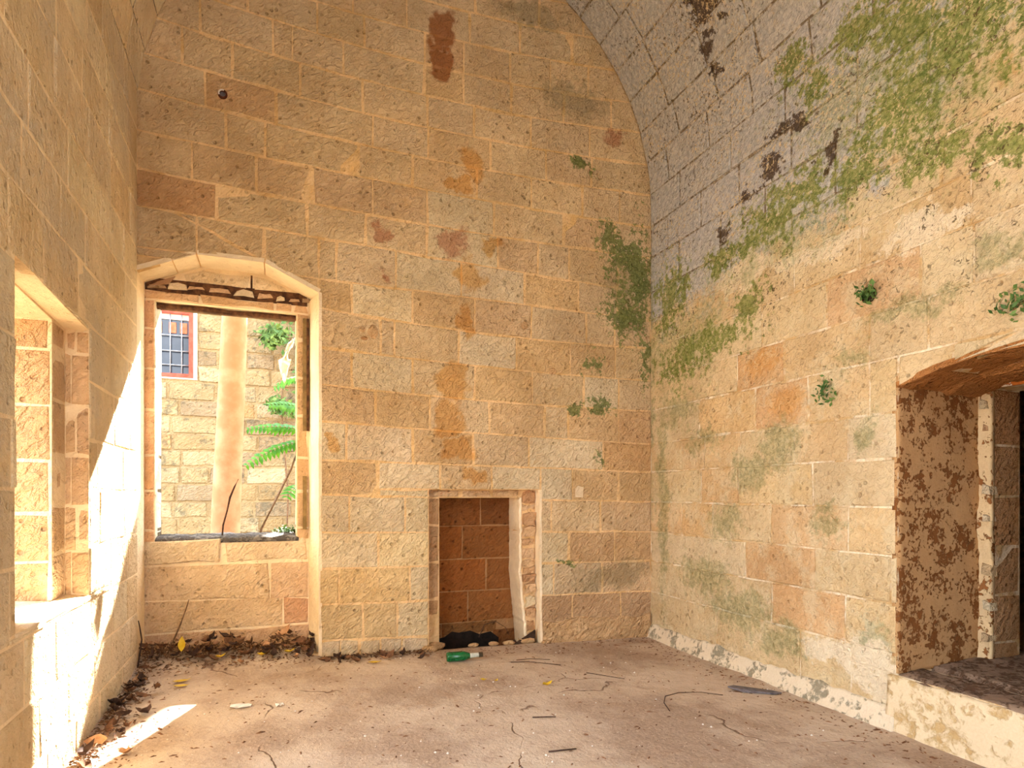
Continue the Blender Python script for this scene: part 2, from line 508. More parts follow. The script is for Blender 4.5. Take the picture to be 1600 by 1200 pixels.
def thing(name, label, cat, loc=(0, 0, 0), rot=(0, 0, 0), group=None, kind=None):
    o = bpy.data.objects.new(name, None)
    o.empty_display_size = 0.1
    C.objects.link(o)
    o.location = loc
    o.rotation_euler = rot
    return tag(o, label, cat, group, kind)


def mesh_from(name, V, F, smooth=False):
    me = bpy.data.meshes.new(name)
    me.from_pydata(V, [], F)
    if smooth:
        me.polygons.foreach_set('use_smooth', [True] * len(me.polygons))
    me.update()
    return me


def link(name, me, mat, parent=None, color=None):
    o = bpy.data.objects.new(name, me)
    if mat is not None and len(me.materials) == 0:
        me.materials.append(mat)
    if parent is not None:
        o.parent = parent
    if color is not None:
        o.color = tuple(color[:3]) + (1.0,)
    C.objects.link(o)
    return o


def tube_data(pts, rad, n=6, cap=True):
    V, F = [], []
    pts = [Vector(p) for p in pts]
    for i, p in enumerate(pts):
        d = (pts[min(i + 1, len(pts) - 1)] - pts[max(i - 1, 0)]).normalized()
        a = Vector((0, 0, 1)) if abs(d.z) < 0.9 else Vector((1, 0, 0))
        u = d.cross(a).normalized()
        v = d.cross(u).normalized()
        r = rad[i] if isinstance(rad, (list, tuple)) else rad
        for k in range(n):
            an = 2 * pi * k / n
            V.append(p + u * (cos(an) * r) + v * (sin(an) * r))
    for i in range(len(pts) - 1):
        for k in range(n):
            a, b = i * n + k, i * n + (k + 1) % n
            F.append((a, b, b + n, a + n))
    if cap:
        F.append(tuple(range(n))[::-1])
        F.append(tuple(range((len(pts) - 1) * n, len(pts) * n)))
    return [tuple(v) for v in V], F


def tube(name, pts, rad, mat, parent=None, n=6):
    V, F = tube_data(pts, rad, n)
    return link(name, mesh_from(name, V, F, True), mat, parent)


def join_data(parts):
    V, F = [], []
    for v, f in parts:
        k = len(V)
        V += list(v)
        F += [tuple(i + k for i in q) for q in f]
    return V, F


def box_data(x0, x1, y0, y1, z0, z1):
    V = [(x0, y0, z0), (x1, y0, z0), (x1, y1, z0), (x0, y1, z0), (x0, y0, z1), (x1, y0, z1), (x1, y1, z1), (x0, y1, z1)]
    F = [(3, 2, 1, 0), (4, 5, 6, 7), (0, 1, 5, 4), (1, 2, 6, 5), (2, 3, 7, 6), (3, 0, 4, 7)]
    return V, F


# ------------------------------------------------------------------ 2-D polygon tools
def clip(poly, a, b, c):
    """keep a*u + b*v <= c"""
    out = []
    for i in range(len(poly)):
        p, q = poly[i], poly[(i + 1) % len(poly)]
        dp, dq = a * p[0] + b * p[1] - c, a * q[0] + b * q[1] - c
        if dp <= 0:
            out.append(p)
        if (dp < 0 < dq) or (dq < 0 < dp):
            s = dp / (dp - dq)
            out.append((p[0] + (q[0] - p[0]) * s, p[1] + (q[1] - p[1]) * s))
    return out


def area(poly):
    s = 0
    for i in range(len(poly)):
        p, q = poly[i], poly[(i + 1) % len(poly)]
        s += p[0] * q[1] - q[0] * p[1]
    return s / 2


def ccw(poly):
    return poly if area(poly) > 0 else poly[::-1]


def edges_out(poly):
    poly = ccw(poly)
    L = []
    for i in range(len(poly)):
        p, q = poly[i], poly[(i + 1) % len(poly)]
        dx, dy = q[0] - p[0], q[1] - p[1]
        l = sqrt(dx * dx + dy * dy)
        if l < 1e-6:
            continue
        a, b = dy / l, -dx / l
        L.append((a, b, a * p[0] + b * p[1]))
    return L


def subtract(poly, hole):
    res, rest = [], poly
    for a, b, c in edges_out(hole):
        o = clip(rest, -a, -b, -c)
        if len(o) > 2 and abs(area(o)) > 1e-5:
            res.append(o)
        rest = clip(rest, a, b, c)
        if len(rest) < 3:
            break
    if len(rest) < 3 or abs(area(rest)) < 2e-5:
        return [poly]
    return res


def inset(poly, g):
    r = poly
    for a, b, c in edges_out(poly):
        r = clip(r, a, b, c - g)
        if len(r) < 3:
            return []
    return r


def dedupe(poly, eps=0.012):
    out = []
    for p in poly:
        if not out or (p[0] - out[-1][0]) ** 2 + (p[1] - out[-1][1]) ** 2 > eps * eps:
            out.append(p)
    if len(out) > 1 and (out[0][0] - out[-1][0]) ** 2 + (out[0][1] - out[-1][1]) ** 2 <= eps * eps:
        out.pop()
    return out


def jitter_color(c, s=0.06):
    l = lin(c)
    lum = 0.3 * l[0] + 0.55 * l[1] + 0.15 * l[2]
    m = lin((208, 166, 110))
    l = [v * 0.68 + q * 0.32 for v, q in zip(l, m)]
    l = [1.10 * l[0], 1.31 * (l[1] * .8 + lum * .2), 1.42 * (l[2] * .8 + lum * .2)]
    k = 1 + rnd.uniform(-s, s)
    h = rnd.uniform(-s, s) * 0.5
    return (l[0] * k * (1 + h * 0.3), l[1] * k, l[2] * k * (1 - h * 1.6))


def jitter_far(c, s=0.05):
    l = lin(c)
    k = 1 + rnd.uniform(-s, s)
    return (l[0] * k, l[1] * k, l[2] * k)


def block(parent, fr, poly, mat, color, gap=0.0038, dep=0.045, proud=0.005, rough=0.004, ch=0.005, name='stone_block', seg=0.17, bulge=0.002):
    """one dressed stone: uneven outline, worn arris, a slightly proud and tilted face"""
    poly = dedupe(ccw(poly), 0.01)
    if len(poly) < 3 or abs(area(poly)) < 0.0012:
        return None
    poly = inset(poly, gap)
    poly = dedupe(poly, 0.01)
    if len(poly) < 3 or area(poly) < 0.0008:
        return None
    cu = sum(p[0] for p in poly) / len(poly)
    cv = sum(p[1] for p in poly) / len(poly)
    ring = []
    for i in range(len(poly)):
        p, q = poly[i], poly[(i + 1) % len(poly)]
        dx, dy = q[0] - p[0], q[1] - p[1]
        l = sqrt(dx * dx + dy * dy)
        k = max(1, min(6, round(l / seg)))
        for j in range(k):
            s = j / k
            u, v = p[0] + dx * s, p[1] + dy * s
            r = abs(rnd.gauss(0, rough)) if j else abs(rnd.gauss(0, rough * 1.3))
            r = min(r, 0.02)
            nx, ny = -dy / l, dx / l
            if j == 0:
                du, dv = cu - u, cv - v
                dl = sqrt(du * du + dv * dv) or 1
                u, v = u + du / dl * r, v + dv / dl * r
            else:
                u, v = u + nx * r, v + ny * r
            ring.append((u, v))
    n = len(ring)
    p0 = -rnd.uniform(0, proud)
    tu, tv = rnd.gauss(0, 0.006), rnd.gauss(0, 0.006)
    size = max(0.02, min(max(p[0] for p in poly) - min(p[0] for p in poly), max(p[1] for p in poly) - min(p[1] for p in poly)))
    V = []
    for u, v in ring:
        V.append(fr(u, v, dep))
    for u, v in ring:
        V.append(fr(u, v, p0 + ch * rnd.uniform(0.5, 1.2)))
    ins = min(0.011, size * 0.15)
    for u, v in ring:
        du, dv = cu - u, cv - v
        dl = sqrt(du * du + dv * dv) or 1
        u2, v2 = u + du / dl * ins * rnd.uniform(.6, 1.5), v + dv / dl * ins * rnd.uniform(.6, 1.5)
        V.append(fr(u2, v2, p0 + (u - cu) * tu + (v - cv) * tv + rnd.uniform(-.0012, .0012)))
    V.append(fr(cu, cv, p0 - bulge * rnd.uniform(-.6, 1)))
    F = []
    for i in range(n):
        j = (i + 1) % n
        F.append((i, j, n + j, n + i))
        F.append((n + i, n + j, 2 * n + j, 2 * n + i))
        F.append((2 * n + i, 2 * n + j, 3 * n))
    # orient towards the room
    a, b, c = Vector(fr(cu, cv, 0)), Vector(fr(cu + .01, cv, 0)), Vector(fr(cu, cv + .01, 0))
    inward = Vector(fr(cu, cv, 0.01)) - a
    if (b - a).cross(c - a).dot(inward) > 0:
        F = [q[::-1] for q in F]
    return link(name, mesh_from(name, [tuple(v) for v in V], F), mat, parent, color)


def prism_data(fr, poly, d0, d1):
    poly = ccw(poly)
    n = len(poly)
    V = [tuple(fr(u, v, d0)) for u, v in poly] + [tuple(fr(u, v, d1)) for u, v in poly]
    F = [tuple(range(n)), tuple(range(2 * n - 1, n - 1, -1))]
    for i in range(n):
        j = (i + 1) % n
        F.append((i, n + i, n + j, j))
    return V, F


def plate_into(bm, fr, outer, holes, d0, d1):
    """wall core with openings: front and back faces plus the sides of every opening"""
    for d in (d0, d1):
        es = []
        for loop in [outer] + holes:
            vs = [bm.verts.new(fr(u, v, d)) for u, v in loop]
            for i in range(len(vs)):
                es.append(bm.edges.new((vs[i], vs[(i + 1) % len(vs)])))
        bmesh.ops.triangle_fill(bm, use_beauty=True, use_dissolve=False, edges=es)
    for loop in [outer] + holes:
        a = [bm.verts.new(fr(u, v, d0)) for u, v in loop]
        b = [bm.verts.new(fr(u, v, d1)) for u, v in loop]
        for i in range(len(a)):
            j = (i + 1) % len(a)
            bm.faces.new((a[i], a[j], b[j], b[i]))


def bm_obj(name, bm, mat, parent=None):
    bmesh.ops.remove_doubles(bm, verts=bm.verts, dist=1e-5)
    bmesh.ops.recalc_face_normals(bm, faces=bm.faces)
    me = bpy.data.meshes.new(name)
    bm.to_mesh(me)
    bm.free()
    return link(name, me, mat, parent)


def rect(u0, u1, v0, v1):
    return [(u0, v0), (u1, v0), (u1, v1), (u0, v1)]


def grid_patch(name, fn, u0, u1, v0, v1, nu, nv, mat, parent=None, skirt=None, smooth=True):
    """rough sheet with thickness: fn(u, v) -> front point; skirt(u, v) -> back point"""
    V, F = [], []
    for j in range(nv + 1):
        for i in range(nu + 1):
            V.append(tuple(fn(u0 + (u1 - u0) * i / nu, v0 + (v1 - v0) * j / nv)))
    for j in range(nv):
        for i in range(nu):
            a = j * (nu + 1) + i
            F.append((a, a + 1, a + nu + 2, a + nu + 1))
    if skirt:
        k = len(V)
        border = [i for i in range(nu + 1)] + [j * (nu + 1) + nu for j in range(1, nv + 1)] + \
                 [nv * (nu + 1) + i for i in range(nu - 1, -1, -1)] + [j * (nu + 1) for j in range(nv - 1, 0, -1)]
        for b in border:
            j, i = divmod(b, nu + 1)
            V.append(tuple(skirt(u0 + (u1 - u0) * i / nu, v0 + (v1 - v0) * j / nv)))
        m = len(border)
        for x in range(m):
            y = (x + 1) % m
            F.append((border[x], k + x, k + y, border[y]))
        F.append(tuple(range(k + m - 1, k - 1, -1)))
    me = mesh_from(name, V, F, smooth)
    bm = bmesh.new()
    bm.from_mesh(me)
    bmesh.ops.recalc_face_normals(bm, faces=bm.faces)
    bm.to_mesh(me)
    bm.free()
    return link(name, me, mat, parent)


def nz(x, y, z=0.0, s=1.0):
    return mnoise.noise(Vector((x * s, y * s, z * s)))


# ------------------------------------------------------------------ the room
XL, XR, YB = -0.86, 3.06, 4.69
R, ZS, XC = 1.96, 3.74, 1.10


def f_back(u, v, d):
    return Vector((u, YB + d, v))


def f_niche(u, v, d):
    return Vector((u, 4.95 + d, v))


def f_right(u, v, d):
    if v <= ZS:
        return Vector((XR + d, u, v))
    th = (v - ZS) / R
    return Vector((XC + (R + d) * cos(th), u, ZS + (R + d) * sin(th)))


def f_left(u, v, d):
    if v <= ZS:
        return Vector((XL - d, u, v))
    th = (v - ZS) / R
    return Vector((XC - (R + d) * cos(th), u, ZS + (R + d) * sin(th)))


def structure(name, label, cat):
    return thing(name, label, cat, kind='structure')


# --- floor
def floor_z(x, y):
    u = min(1, max(0, (x - XL) / (XR - XL)))
    k = min(1, max(0, (y - 1.0) / 3.6))
    z = 0.095 * (1 - u) ** 0.9 * (0.25 + 0.75 * k)
    z += 0.012 * nz(x, y, 0, 1.3) + 0.005 * nz(x, y, 3, 5)
    return z


NX, NY = 150, 220
FX0, FX1, FY0, FY1 = -1.0, 3.2, -1.7, 4.96
V, F = [], []
for j in range(NY + 1):
    for i in range(NX + 1):
        x, y = FX0 + (FX1 - FX0) * i / NX, FY0 + (FY1 - FY0) * j / NY
        z = floor_z(x, y)
        if x < 0.35 and y > 4.35:
            z += 0.05 * min(1, (y - 4.35) / 0.4) * min(1, (0.35 - x) / 0.2)
        if y > YB and x > 0.5:
            z = min(z, 0.03) - 0.16 * min(1, (y - YB) / 0.05)
        V.append((x, y, z + 0.0025 * nz(x, y, 1, 16)))
for j in range(NY):
    for i in range(NX):
        a = j * (NX + 1) + i
        F.append((a, a + 1, a + NX + 2, a + NX + 1))
floor = tag(link('floor', mesh_from('floor', V, F, True), M['floor']), 'dusty pinkish brown packed earth floor of the vaulted room', 'floor', kind='structure')

# --- wall cores
NICHE = [(-0.90, 0.10), (0.285, 0.10), (0.285, 2.70), (-0.085, 2.872), (-0.51, 2.872), (-0.90, 2.70)]
FPO = rect(1.084, 2.014, -0.18, 1.28)
FPI = [(1.19, -0.18), (1.93, -0.18), (1.90, 0.35), (1.87, 0.7), (1.87, 1.215), (1.19, 1.215)]
WIN = rect(-0.80, 0.133, 0.90, 2.60)
BACK_OUT = rect(-1.7, 3.9, -0.4, 6.1)

wall_back = structure('wall_back', 'tall tan limestone end wall with arched window recess and small fireplace niche', 'wall')
bm = bmesh.new()
plate_into(bm, f_back, BACK_OUT, [NICHE, FPO], 0.002, 0.10)
plate_into(bm, f_back, BACK_OUT, [NICHE, FPI], 0.10, 0.263)
bm_obj('wall_core', bm, M['back_mortar'], wall_back)
bm = bmesh.new()
plate_into(bm, f_back, BACK_OUT, [WIN, FPI], 0.264, 0.36)
bm_obj('inner_wall_core', bm, M['left_mortar'], wall_back)
bm = bmesh.new()
plate_into(bm, f_back, BACK_OUT, [WIN], 0.36, 0.52)
bm_obj('outer_wall_core', bm, M['weathered'], wall_back)
V, F = box_data(1.15, 1.97, 5.047, 5.052, -.18, 1.22)
link('sooty_backing', mesh_from('sooty_backing', V, F), M['soot_mortar'], wall_back)

DOOR = [(1.18, 0.29), (2.365, 0.29), (2.365, 1.81), (2.16, 1.865), (1.955, 1.893), (1.77, 1.90), (1.58, 1.893), (1.38, 1.865), (1.18, 1.81)]
DOOR2 = rect(1.25, 2.30, 0.30, 1.83)
wall_right = structure('wall_right', 'right limestone side wall streaked with green moss, pierced by an arched doorway', 'wall')
bm = bmesh.new()
plate_into(bm, f_right, rect(-1.65, 4.75, -0.4, 3.739), [DOOR], 0.004, 0.64)
plate_into(bm, f_right, rect(-1.65, 4.75, -0.4, 3.739), [DOOR2], 0.64, 0.88)
bm_obj('wall_core', bm, M['right_mortar'], wall_right)

LW = [(2.66, 0.745), (3.58, 0.745), (3.58, 2.045), (3.2, 2.06), (2.66, 2.09)]
LW2 = [(2.85, 0.75), (3.39, 0.75), (3.39, 2.04), (2.85, 2.07)]
wall_left = structure('wall_left', 'left limestone side wall with a deep window opening and a sunlit strip', 'wall')
bm = bmesh.new()
LFILL = rect(0.40, 2.36, -0.02, 3.3)  # unseen opening added to bring side skylight into the room
plate_into(bm, f_left, rect(-1.65, 4.94, -0.4, 3.739), [LW, LFILL], 0.002, 0.10)
plate_into(bm, f_left, rect(-1.65, 4.94, -0.4, 3.739), [LW2, LFILL], 0.10, 0.62)
bm_obj('wall_core', bm, M['left_mortar'], wall_left)

ceiling = structure('ceiling', 'stone barrel vault with flaking grey limewash and green algae', 'ceiling')
V, F = [], []
ns = 64
for k, d in ((0, 0.004), (1, 0.30)):
    for j, y in enumerate((-1.65, 4.75)):
        for i in range(ns + 1):
            th = pi * i / ns
            V.append((XC + (R + d) * cos(th), y, ZS - 0.001 + (R + d) * sin(th)))
for k in (0, 1):
    for i in range(ns):
        a = k * 2 * (ns + 1) + i
        q = (a, a + 1, a + ns + 2, a + ns + 1)
        F.append(q if k == 0 else q[::-1])
link('vault_core', mesh_from('vault_core', V, F, True), M['right_mortar'], ceiling)

wall_front = structure('wall_front', 'end wall behind the viewer, with unseen openings added for fill light', 'wall')
bm = bmesh.new()
arch = [(0.4, -0.2), (1.8, -0.2), (1.8, 1.7)] + [(1.1 + 0.7 * cos(a), 1.7 + 0.7 * sin(a)) for a in [pi * k / 12 for k in range(1, 12)]] + [(0.4, 1.7)]
plate_into(bm, lambda u, v, d: Vector((u, -1.6 - d, v)), rect(-1.7, 3.9, -0.4, 6.1), [arch, rect(0.3, 1.9, 3.0, 4.9)], 0, 0.5)  # unseen arch and high opening, both added to let in fill light
bm_obj('wall_core', bm, M['left_mortar'], wall_front)

# --- back wall stones, course by course, joints where they are seen
KL = [None, (.0345, -.0792, 4.5746), (.0307, -.0700, 4.3285), (.0237, -.0580, 4.0833), (.0199, -.0547, 3.8452), (.0099, -.0347, 3.5964),
      (.0104, -.0419, 3.3385), (.0026, -.0394, 3.1010), (0, -.0124, 2.8010), (.0202, -.0907, 2.6066), (.0120, -.0648, 2.3215),
      (.0125, -.0638, 2.0512), (.0041, -.0453, 1.7830), (0, -.0194, 1.4970), (0, -.0227, 1.2455), (0, -.0188, .9730), (0, -.0157, .7105),
      (0, -.0190, .4527), (0, -.0428, .2032)]
KL[0] = (.0345, -.0650, 4.800)
KJ = [[-.19, .27, .6, 1.05, 1.36, 1.75, 2.1, 2.45], [-.49, -.03, .1, .45, 1.05, 1.36, 1.76, 2.22, 2.67], [-.6, -.29, .15, .59, 1.07, 1.44, 1.93, 2.46], [-.46, -.01, .66, 1.08, 1.58, 2.06, 2.48],
      [-.33, -.08, .56, .96, 1.47, 1.93, 2.4, 2.75], [-.54, -.14, .24, .66, 1.07, 1.61, 2.22, 2.7], [-.39, .2, .61, 1.07, 1.64, 1.99, 2.27, 2.73],
      [-.51, -.085, .4, .83, 1.34, 1.87, 2.36, 2.73], [.51, .96, 1.45, 1.93, 2.43, 2.7], [.72, .82, 1.32, 1.8, 2.28, 2.71], [.51, .96, 1.45, 1.94, 2.41, 2.74],
      [.68, 1.09, 1.57, 2.05, 2.26, 2.74], [.47, .96, 1.44, 1.91, 2.59], [.7, 1.17, 1.59, 2.3, 2.74], [.49, .9, 1.6, 2.11, 2.56], [.7, 1.5, 2.27, 2.7],
      [.42, .94, 1.5, 2.13, 2.58], [.59, .84, 1.5, 2.3, 2.76]]
TAN, CREAM, ORANGE, DEEP, PINK, DUST = (212, 170, 114), (218, 184, 136), (208, 160, 96), (202, 150, 86), (218, 182, 138), (208, 168, 116)
KC = {(3, 1): DEEP, (5, 2): ORANGE, (5, 1): ORANGE, (6, 0): (190, 134, 74), (7, 4): CREAM, (7, 5): CREAM, (7, 6): ORANGE, (8, 0): ORANGE, (8, 1): CREAM, (8, 2): ORANGE,
      (9, 4): ORANGE, (9, 3): CREAM, (9, 5): ORANGE, (10, 1): CREAM, (10, 3): ORANGE, (11, 1): ORANGE, (11, 5): ORANGE, (11, 6): DEEP, (12, 1): PINK, (12, 2): ORANGE,
      (12, 5): (200, 146, 80), (13, 0): ORANGE, (13, 1): CREAM, (13, 4): ORANGE, (13, 5): ORANGE, (14, 0): CREAM, (14, 1): CREAM, (14, 2): CREAM,
      (15, 3): DEEP, (15, 4): DEEP, (15, 0): CREAM, (15, 1): (222, 186, 128), (16, 1): (214, 168, 98), (16, 0): (214, 168, 98), (16, 2): CREAM,
      (17, 0): (206, 164, 96), (17, 1): (206, 164, 100), (17, 2): CREAM, (17, 3): (176, 130, 80), (17, 4): (176, 130, 80), (17, 5): (176, 132, 88),
      (12, 6): DEEP, (0, 4): DEEP, (1, 5): ORANGE}


def kz(k, x):
    if k < 0:
        a = KL[0]
        return a[0] * x * x + a[1] * x + a[2] - 0.245 * k
    a = KL[k]
    return a[0] * x * x + a[1] * x + a[2]


ARCH_LINES = []
for k in range(24):
    t0 = pi * (k + 0.5) / 24
    ARCH_LINES.append((cos(t0), sin(t0), XC * cos(t0) + ZS * sin(t0) + R * cos(pi / 48) + 0.01))

NICHE_CUT = [(-1.2, -0.1), (0.28, -0.1), (0.28, 2.693), (-0.085, 2.866), (-0.51, 2.866), (-0.88, 2.693), (-1.2, 2.543)]
for row in range(-4, 18):
    if row < 0:
        js = [XL - 0.01]
        x = XL + rnd.uniform(.2, .5)
        while x < XR - .2:
            js.append(x)
            x += rnd.uniform(.38, .55)
        js.append(XR + 0.01)
    else:
        js = [XL - 0.01] + KJ[row] + [XR + 0.01]
    idx = 0
    for a, b in zip(js[:-1], js[1:]):
        if row == 8 and b <= 0.3 or (row > 8 and b <= 0.28):
            idx += 1
            continue
        top, bot = (lambda x: kz(row, x)), (lambda x: kz(row + 1, x))
        m = (a + b) / 2
        poly = [(a, bot(a)), (m, bot(m)), (b, bot(b)), (b, top(b)), (m, top(m)), (a, top(a))]
        base = KC.get((row, idx))
        # first index counts from the left wall; rows beside the window start at its jamb
        if base is None:
            base = rnd.choice([TAN, TAN, DUST, CREAM, (206, 160, 104), (208, 166, 112)])
            if row < 5:
                base = rnd.choice([TAN, DUST, (208, 164, 108), (212, 170, 116)])
        polys = [poly]
        for hole in (NICHE_CUT, FPO):
            nxt = []
            for p in polys:
                nxt += subtract(p, hole)
            polys = nxt
        if row < 3:
            nxt = []
            for p in polys:
                for al in ARCH_LINES:
                    p = clip(p, *al)
                    if len(p) < 3:
                        break
                if len(p) > 2:
                    nxt.append(p)
            polys = nxt
        for p in polys:
            block(wall_back, f_back, p, M['back'], jitter_color(base, 0.05))
        idx += 1

# little stones under the last course, left of the fireplace
xs = [0.285, 0.43, 0.56, 0.72, 0.88, 1.084]
for a, b in zip(xs[:-1], xs[1:]):
    block(wall_back, f_back, [(a, -0.02), (b, -0.02), (b, kz(18, b)), (a, kz(18, a))], M['back'], jitter_color((206, 172, 132), .05), proud=0.02, rough=0.01, ch=0.012)


def crumb_fn(u, v):
    e = 0.03 * nz(u, v, 4, 5) + 0.018 * nz(u, v, 9, 17)
    top = 0.255 - 0.02 * u + 0.06 * nz(u, 0, 2, 4)
    z = -0.03 + (v + 0.03) * (top + 0.03) / 0.28
    return f_back(u, z, -0.012 - 0.5 * abs(e) - 0.018 * (1 - v / 0.26))


grid_patch('crumbled_render', crumb_fn, 2.03, 3.05, -0.03, 0.25, 60, 18, M['crumb'], wall_back, skirt=lambda u, v: f_back(u, crumb_fn(u, v).z, 0.03))

# --- the arched recess: splayed jamb, arch stones, masonry round the window
V, F = [], []
nzs = 26
for j in range(nzs + 1):
    z = 0.08 + (2.697 - 0.08) * j / nzs
    e = 0.006 * nz(z, 1, 0, 6)
    for x, y in ((0.278 + e, YB - 0.003), (0.250 + e * .5, 4.82), (0.222 + e, 4.951), (0.30, 4.951), (0.30, YB - 0.003)):
        V.append((x, y, z))
for j in range(nzs):
    for i in range(5):
        a, b = j * 5 + i, j * 5 + (i + 1) % 5
        F.append((a, b, b + 5, a + 5))
F.append((4, 3, 2, 1, 0))
F.append(tuple(nzs * 5 + i for i in range(5)))
link('window_jamb', mesh_from('window_jamb', V, F), M['cream'], wall_back)  # bounced sunlight on the jamb is put into this paler colour
arc = [(-0.91, 2.692), (-0.655, 2.802), (-0.51, 2.863), (-0.085, 2.863), (0.28, 2.692)]
for (a, b) in zip(arc[:-1], arc[1:]):
    nx, nv = -(b[1] - a[1]), (b[0] - a[0])
    l = sqrt(nx * nx + nv * nv)
    nx, nv = nx / l * 0.03, nv / l * 0.03
    g = 0.004
    ux, uv_ = (b[0] - a[0]) / l * g, (b[1] - a[1]) / l * g
    V, F = prism_data(f_back, [(a[0] + ux, a[1] + uv_), (b[0] - ux, b[1] - uv_), (b[0] + nx, b[1] + nv), (a[0] + nx, a[1] + nv)], -0.002, 0.262)
    link('arch_stone', mesh_from('arch_stone', V, F), M['cream'], wall_back)  # soffit made paler too, its bounced sunlight set in the colour


def above(poly):
    return poly


PK = (214, 158, 104)
# tympanum stones, lintel stones, reveal strips, sill, wall below
tym = [[(-0.62, 2.745), (-0.185, 2.735), (-0.175, 2.848), (-0.50, 2.848), (-0.64, 2.80)], [(-0.17, 2.735), (0.10, 2.745), (0.06, 2.785), (-0.09, 2.848), (-0.17, 2.848)],
       [(-0.86, 2.68), (-0.70, 2.715), (-0.66, 2.79), (-0.80, 2.735)]]
for p in tym[:2]:
    block(wall_back, f_niche, p, M['reveal'], jitter_color((226, 190, 142), .03), gap=.006, proud=.01, rough=.007)
block(wall_back, f_niche, tym[2], M['reveal'], jitter_color((160, 110, 70), .03), gap=.003, proud=.012, rough=.01)
V, F = box_data(-0.184, -0.171, 4.946, 4.958, 2.74, 2.845)
link('joint_shade_strip', mesh_from('joint_shade_strip', V, F), M['timber'], wall_back)  # solid strip painted with the shade of the gap between two stones
V, F = box_data(-0.86, 0.21, 4.9465, 4.96, 2.66, 2.752)
link('dark_backing', mesh_from('dark_backing', V, F), M['timber'], wall_back)  # added dark backing; its colour gives the rubble gaps their shade
x = -0.85
while x < 0.18:
    w_ = rnd.uniform(.06, .17)
    zc = 2.69 + rnd.uniform(-.004, .02)
    h_ = rnd.uniform(.014, .03)
    block(wall_back, lambda u, v, d: Vector((u, 4.938 + d, v)), [(x, zc - h_), (x + w_, zc - h_ * rnd.uniform(.3, 1)), (x + w_ * .92, zc + h_ * .6), (x + w_ * .5, zc + h_), (x + .01, zc + h_ * .5)], M['reveal'],
          jitter_color(rnd.choice([(216, 186, 148), (150, 118, 92), (196, 150, 108), (120, 88, 64)]), .06), gap=.001, proud=.02, rough=.006, name='rubble_stone', seg=.06)
    x += w_ * rnd.uniform(.9, 1.3)
lx = [-0.89, -0.52, -0.02, 0.11, 0.222]
for a, b in zip(lx[:-1], lx[1:]):
    block(wall_back, f_niche, [(a, 2.603), (b, 2.603), (b, 2.668 + .008 * nz(b, 0, 0, 5)), (a, 2.672)], M['reveal'], jitter_color((220, 164, 104), .04), proud=.012, rough=.008)
for a, b in zip(lx[:-1], lx[1:]):    # soffit of the lintel
    pass
V, F = box_data(-0.80, 0.133, 4.985, 5.06, 2.545, 2.603)
link('timber_lintel', mesh_from('timber_lintel', *tube_data([(-0.80 + .0933 * i, 5.02 + .01 * nz(i, 0, 0, .6), 2.58 + .01 * nz(i, 4, 0, .5)) for i in range(11)], [.021 + .006 * nz(i, 7, 0, .8) for i in range(11)], 7)), M['timber'], wall_back)
rows = [2.603, 2.40, 2.12, 1.83, 1.515, 1.27, 0.99, 0.905]
for t_, b_ in zip(rows[:-1], rows[1:]):
    block(wall_back, f_niche, rect(-0.895, -0.802, b_, t_), M['reveal'], jitter_color((218, 152, 98), .05), proud=.012, rough=.006)
    block(wall_back, f_niche, rect(0.135, 0.222, b_, t_), M['reveal'], jitter_color((208, 156, 98), .05), proud=.008, rough=.006)
    f_j = lambda u, v, d: Vector((-0.80 - d, 4.95 + u, v))
    block(wall_back, f_j, rect(0.0, 0.255, b_, t_), M['reveal'], jitter_color((232, 210, 176), .03), proud=.004)
    f_j2 = lambda u, v, d: Vector((0.133 + d, 4.95 + u, v))
    block(wall_back, f_j2, rect(0.0, 0.255, b_, t_), M['reveal'], jitter_color((226, 196, 150), .03), proud=.004)
V, F = box_data(0.178, 0.208, 4.925, 4.944, 1.72, 2.56)
link('frame_slot_strip', mesh_from('frame_slot_strip', V, F), M['greytimber'], wall_back)
V, F = box_data(0.205, 0.222, 4.915, 4.944, 1.72, 2.56)
link('frame_slot_strip', mesh_from('frame_slot_strip', V, F), M['timber'], wall_back)  # solid strip; shade of the empty frame slot is its dark colour
V, F = box_data(0.178, 0.206, 4.925, 4.944, 0.98, 1.38)
link('frame_slot_strip', mesh_from('frame_slot_strip', V, F), M['greytimber'], wall_back)
for a, b in ((-0.895, -0.372), (-0.365, 0.222)):
    block(wall_back, f_niche, [(a, 0.742), (b, 0.748), (b, 0.930), (a, 0.925)], M['reveal'], jitter_color((228, 190, 146), .02), proud=.02, rough=.01, ch=.012)
for pl, c in (([(-0.895, 0.50), (-0.05, 0.47), (-0.05, 0.74), (-0.895, 0.74)], (220, 176, 126)), ([(-0.05, 0.47), (0.222, 0.46), (0.222, 0.74), (-0.05, 0.74)], (222, 172, 124)),
              ([(-0.895, 0.27), (0.04, 0.27), (0.04, 0.48), (-0.895, 0.50)], (220, 174, 122)), ([(0.04, 0.27), (0.222, 0.27), (0.222, 0.46), (0.04, 0.48)], (206, 140, 92)),
              ([(-0.895, 0.02), (0.222, 0.02), (0.222, 0.265), (-0.895, 0.265)], (208, 154, 108))):
    block(wall_back, f_niche, pl, M['reveal'], jitter_color(c, .02), gap=.003, proud=.008, rough=.004)


def sill_fn(u, v):
    z = 0.932 + 0.016 * min(1, v / .1) + 0.012 * nz(u, v, 0, 9) + 0.006 * nz(u, v, 2, 28)
    if v < 0.001:
        z = 0.924 + .008 * nz(u, 0, 0, 12)
    return Vector((u, 4.945 + v, z))


grid_patch('sill_dirt', sill_fn, -0.80, 0.15, 0, 0.26, 70, 16, M['silldirt'], wall_back, skirt=lambda u, v: Vector((u, 4.945 + v, 0.895)))

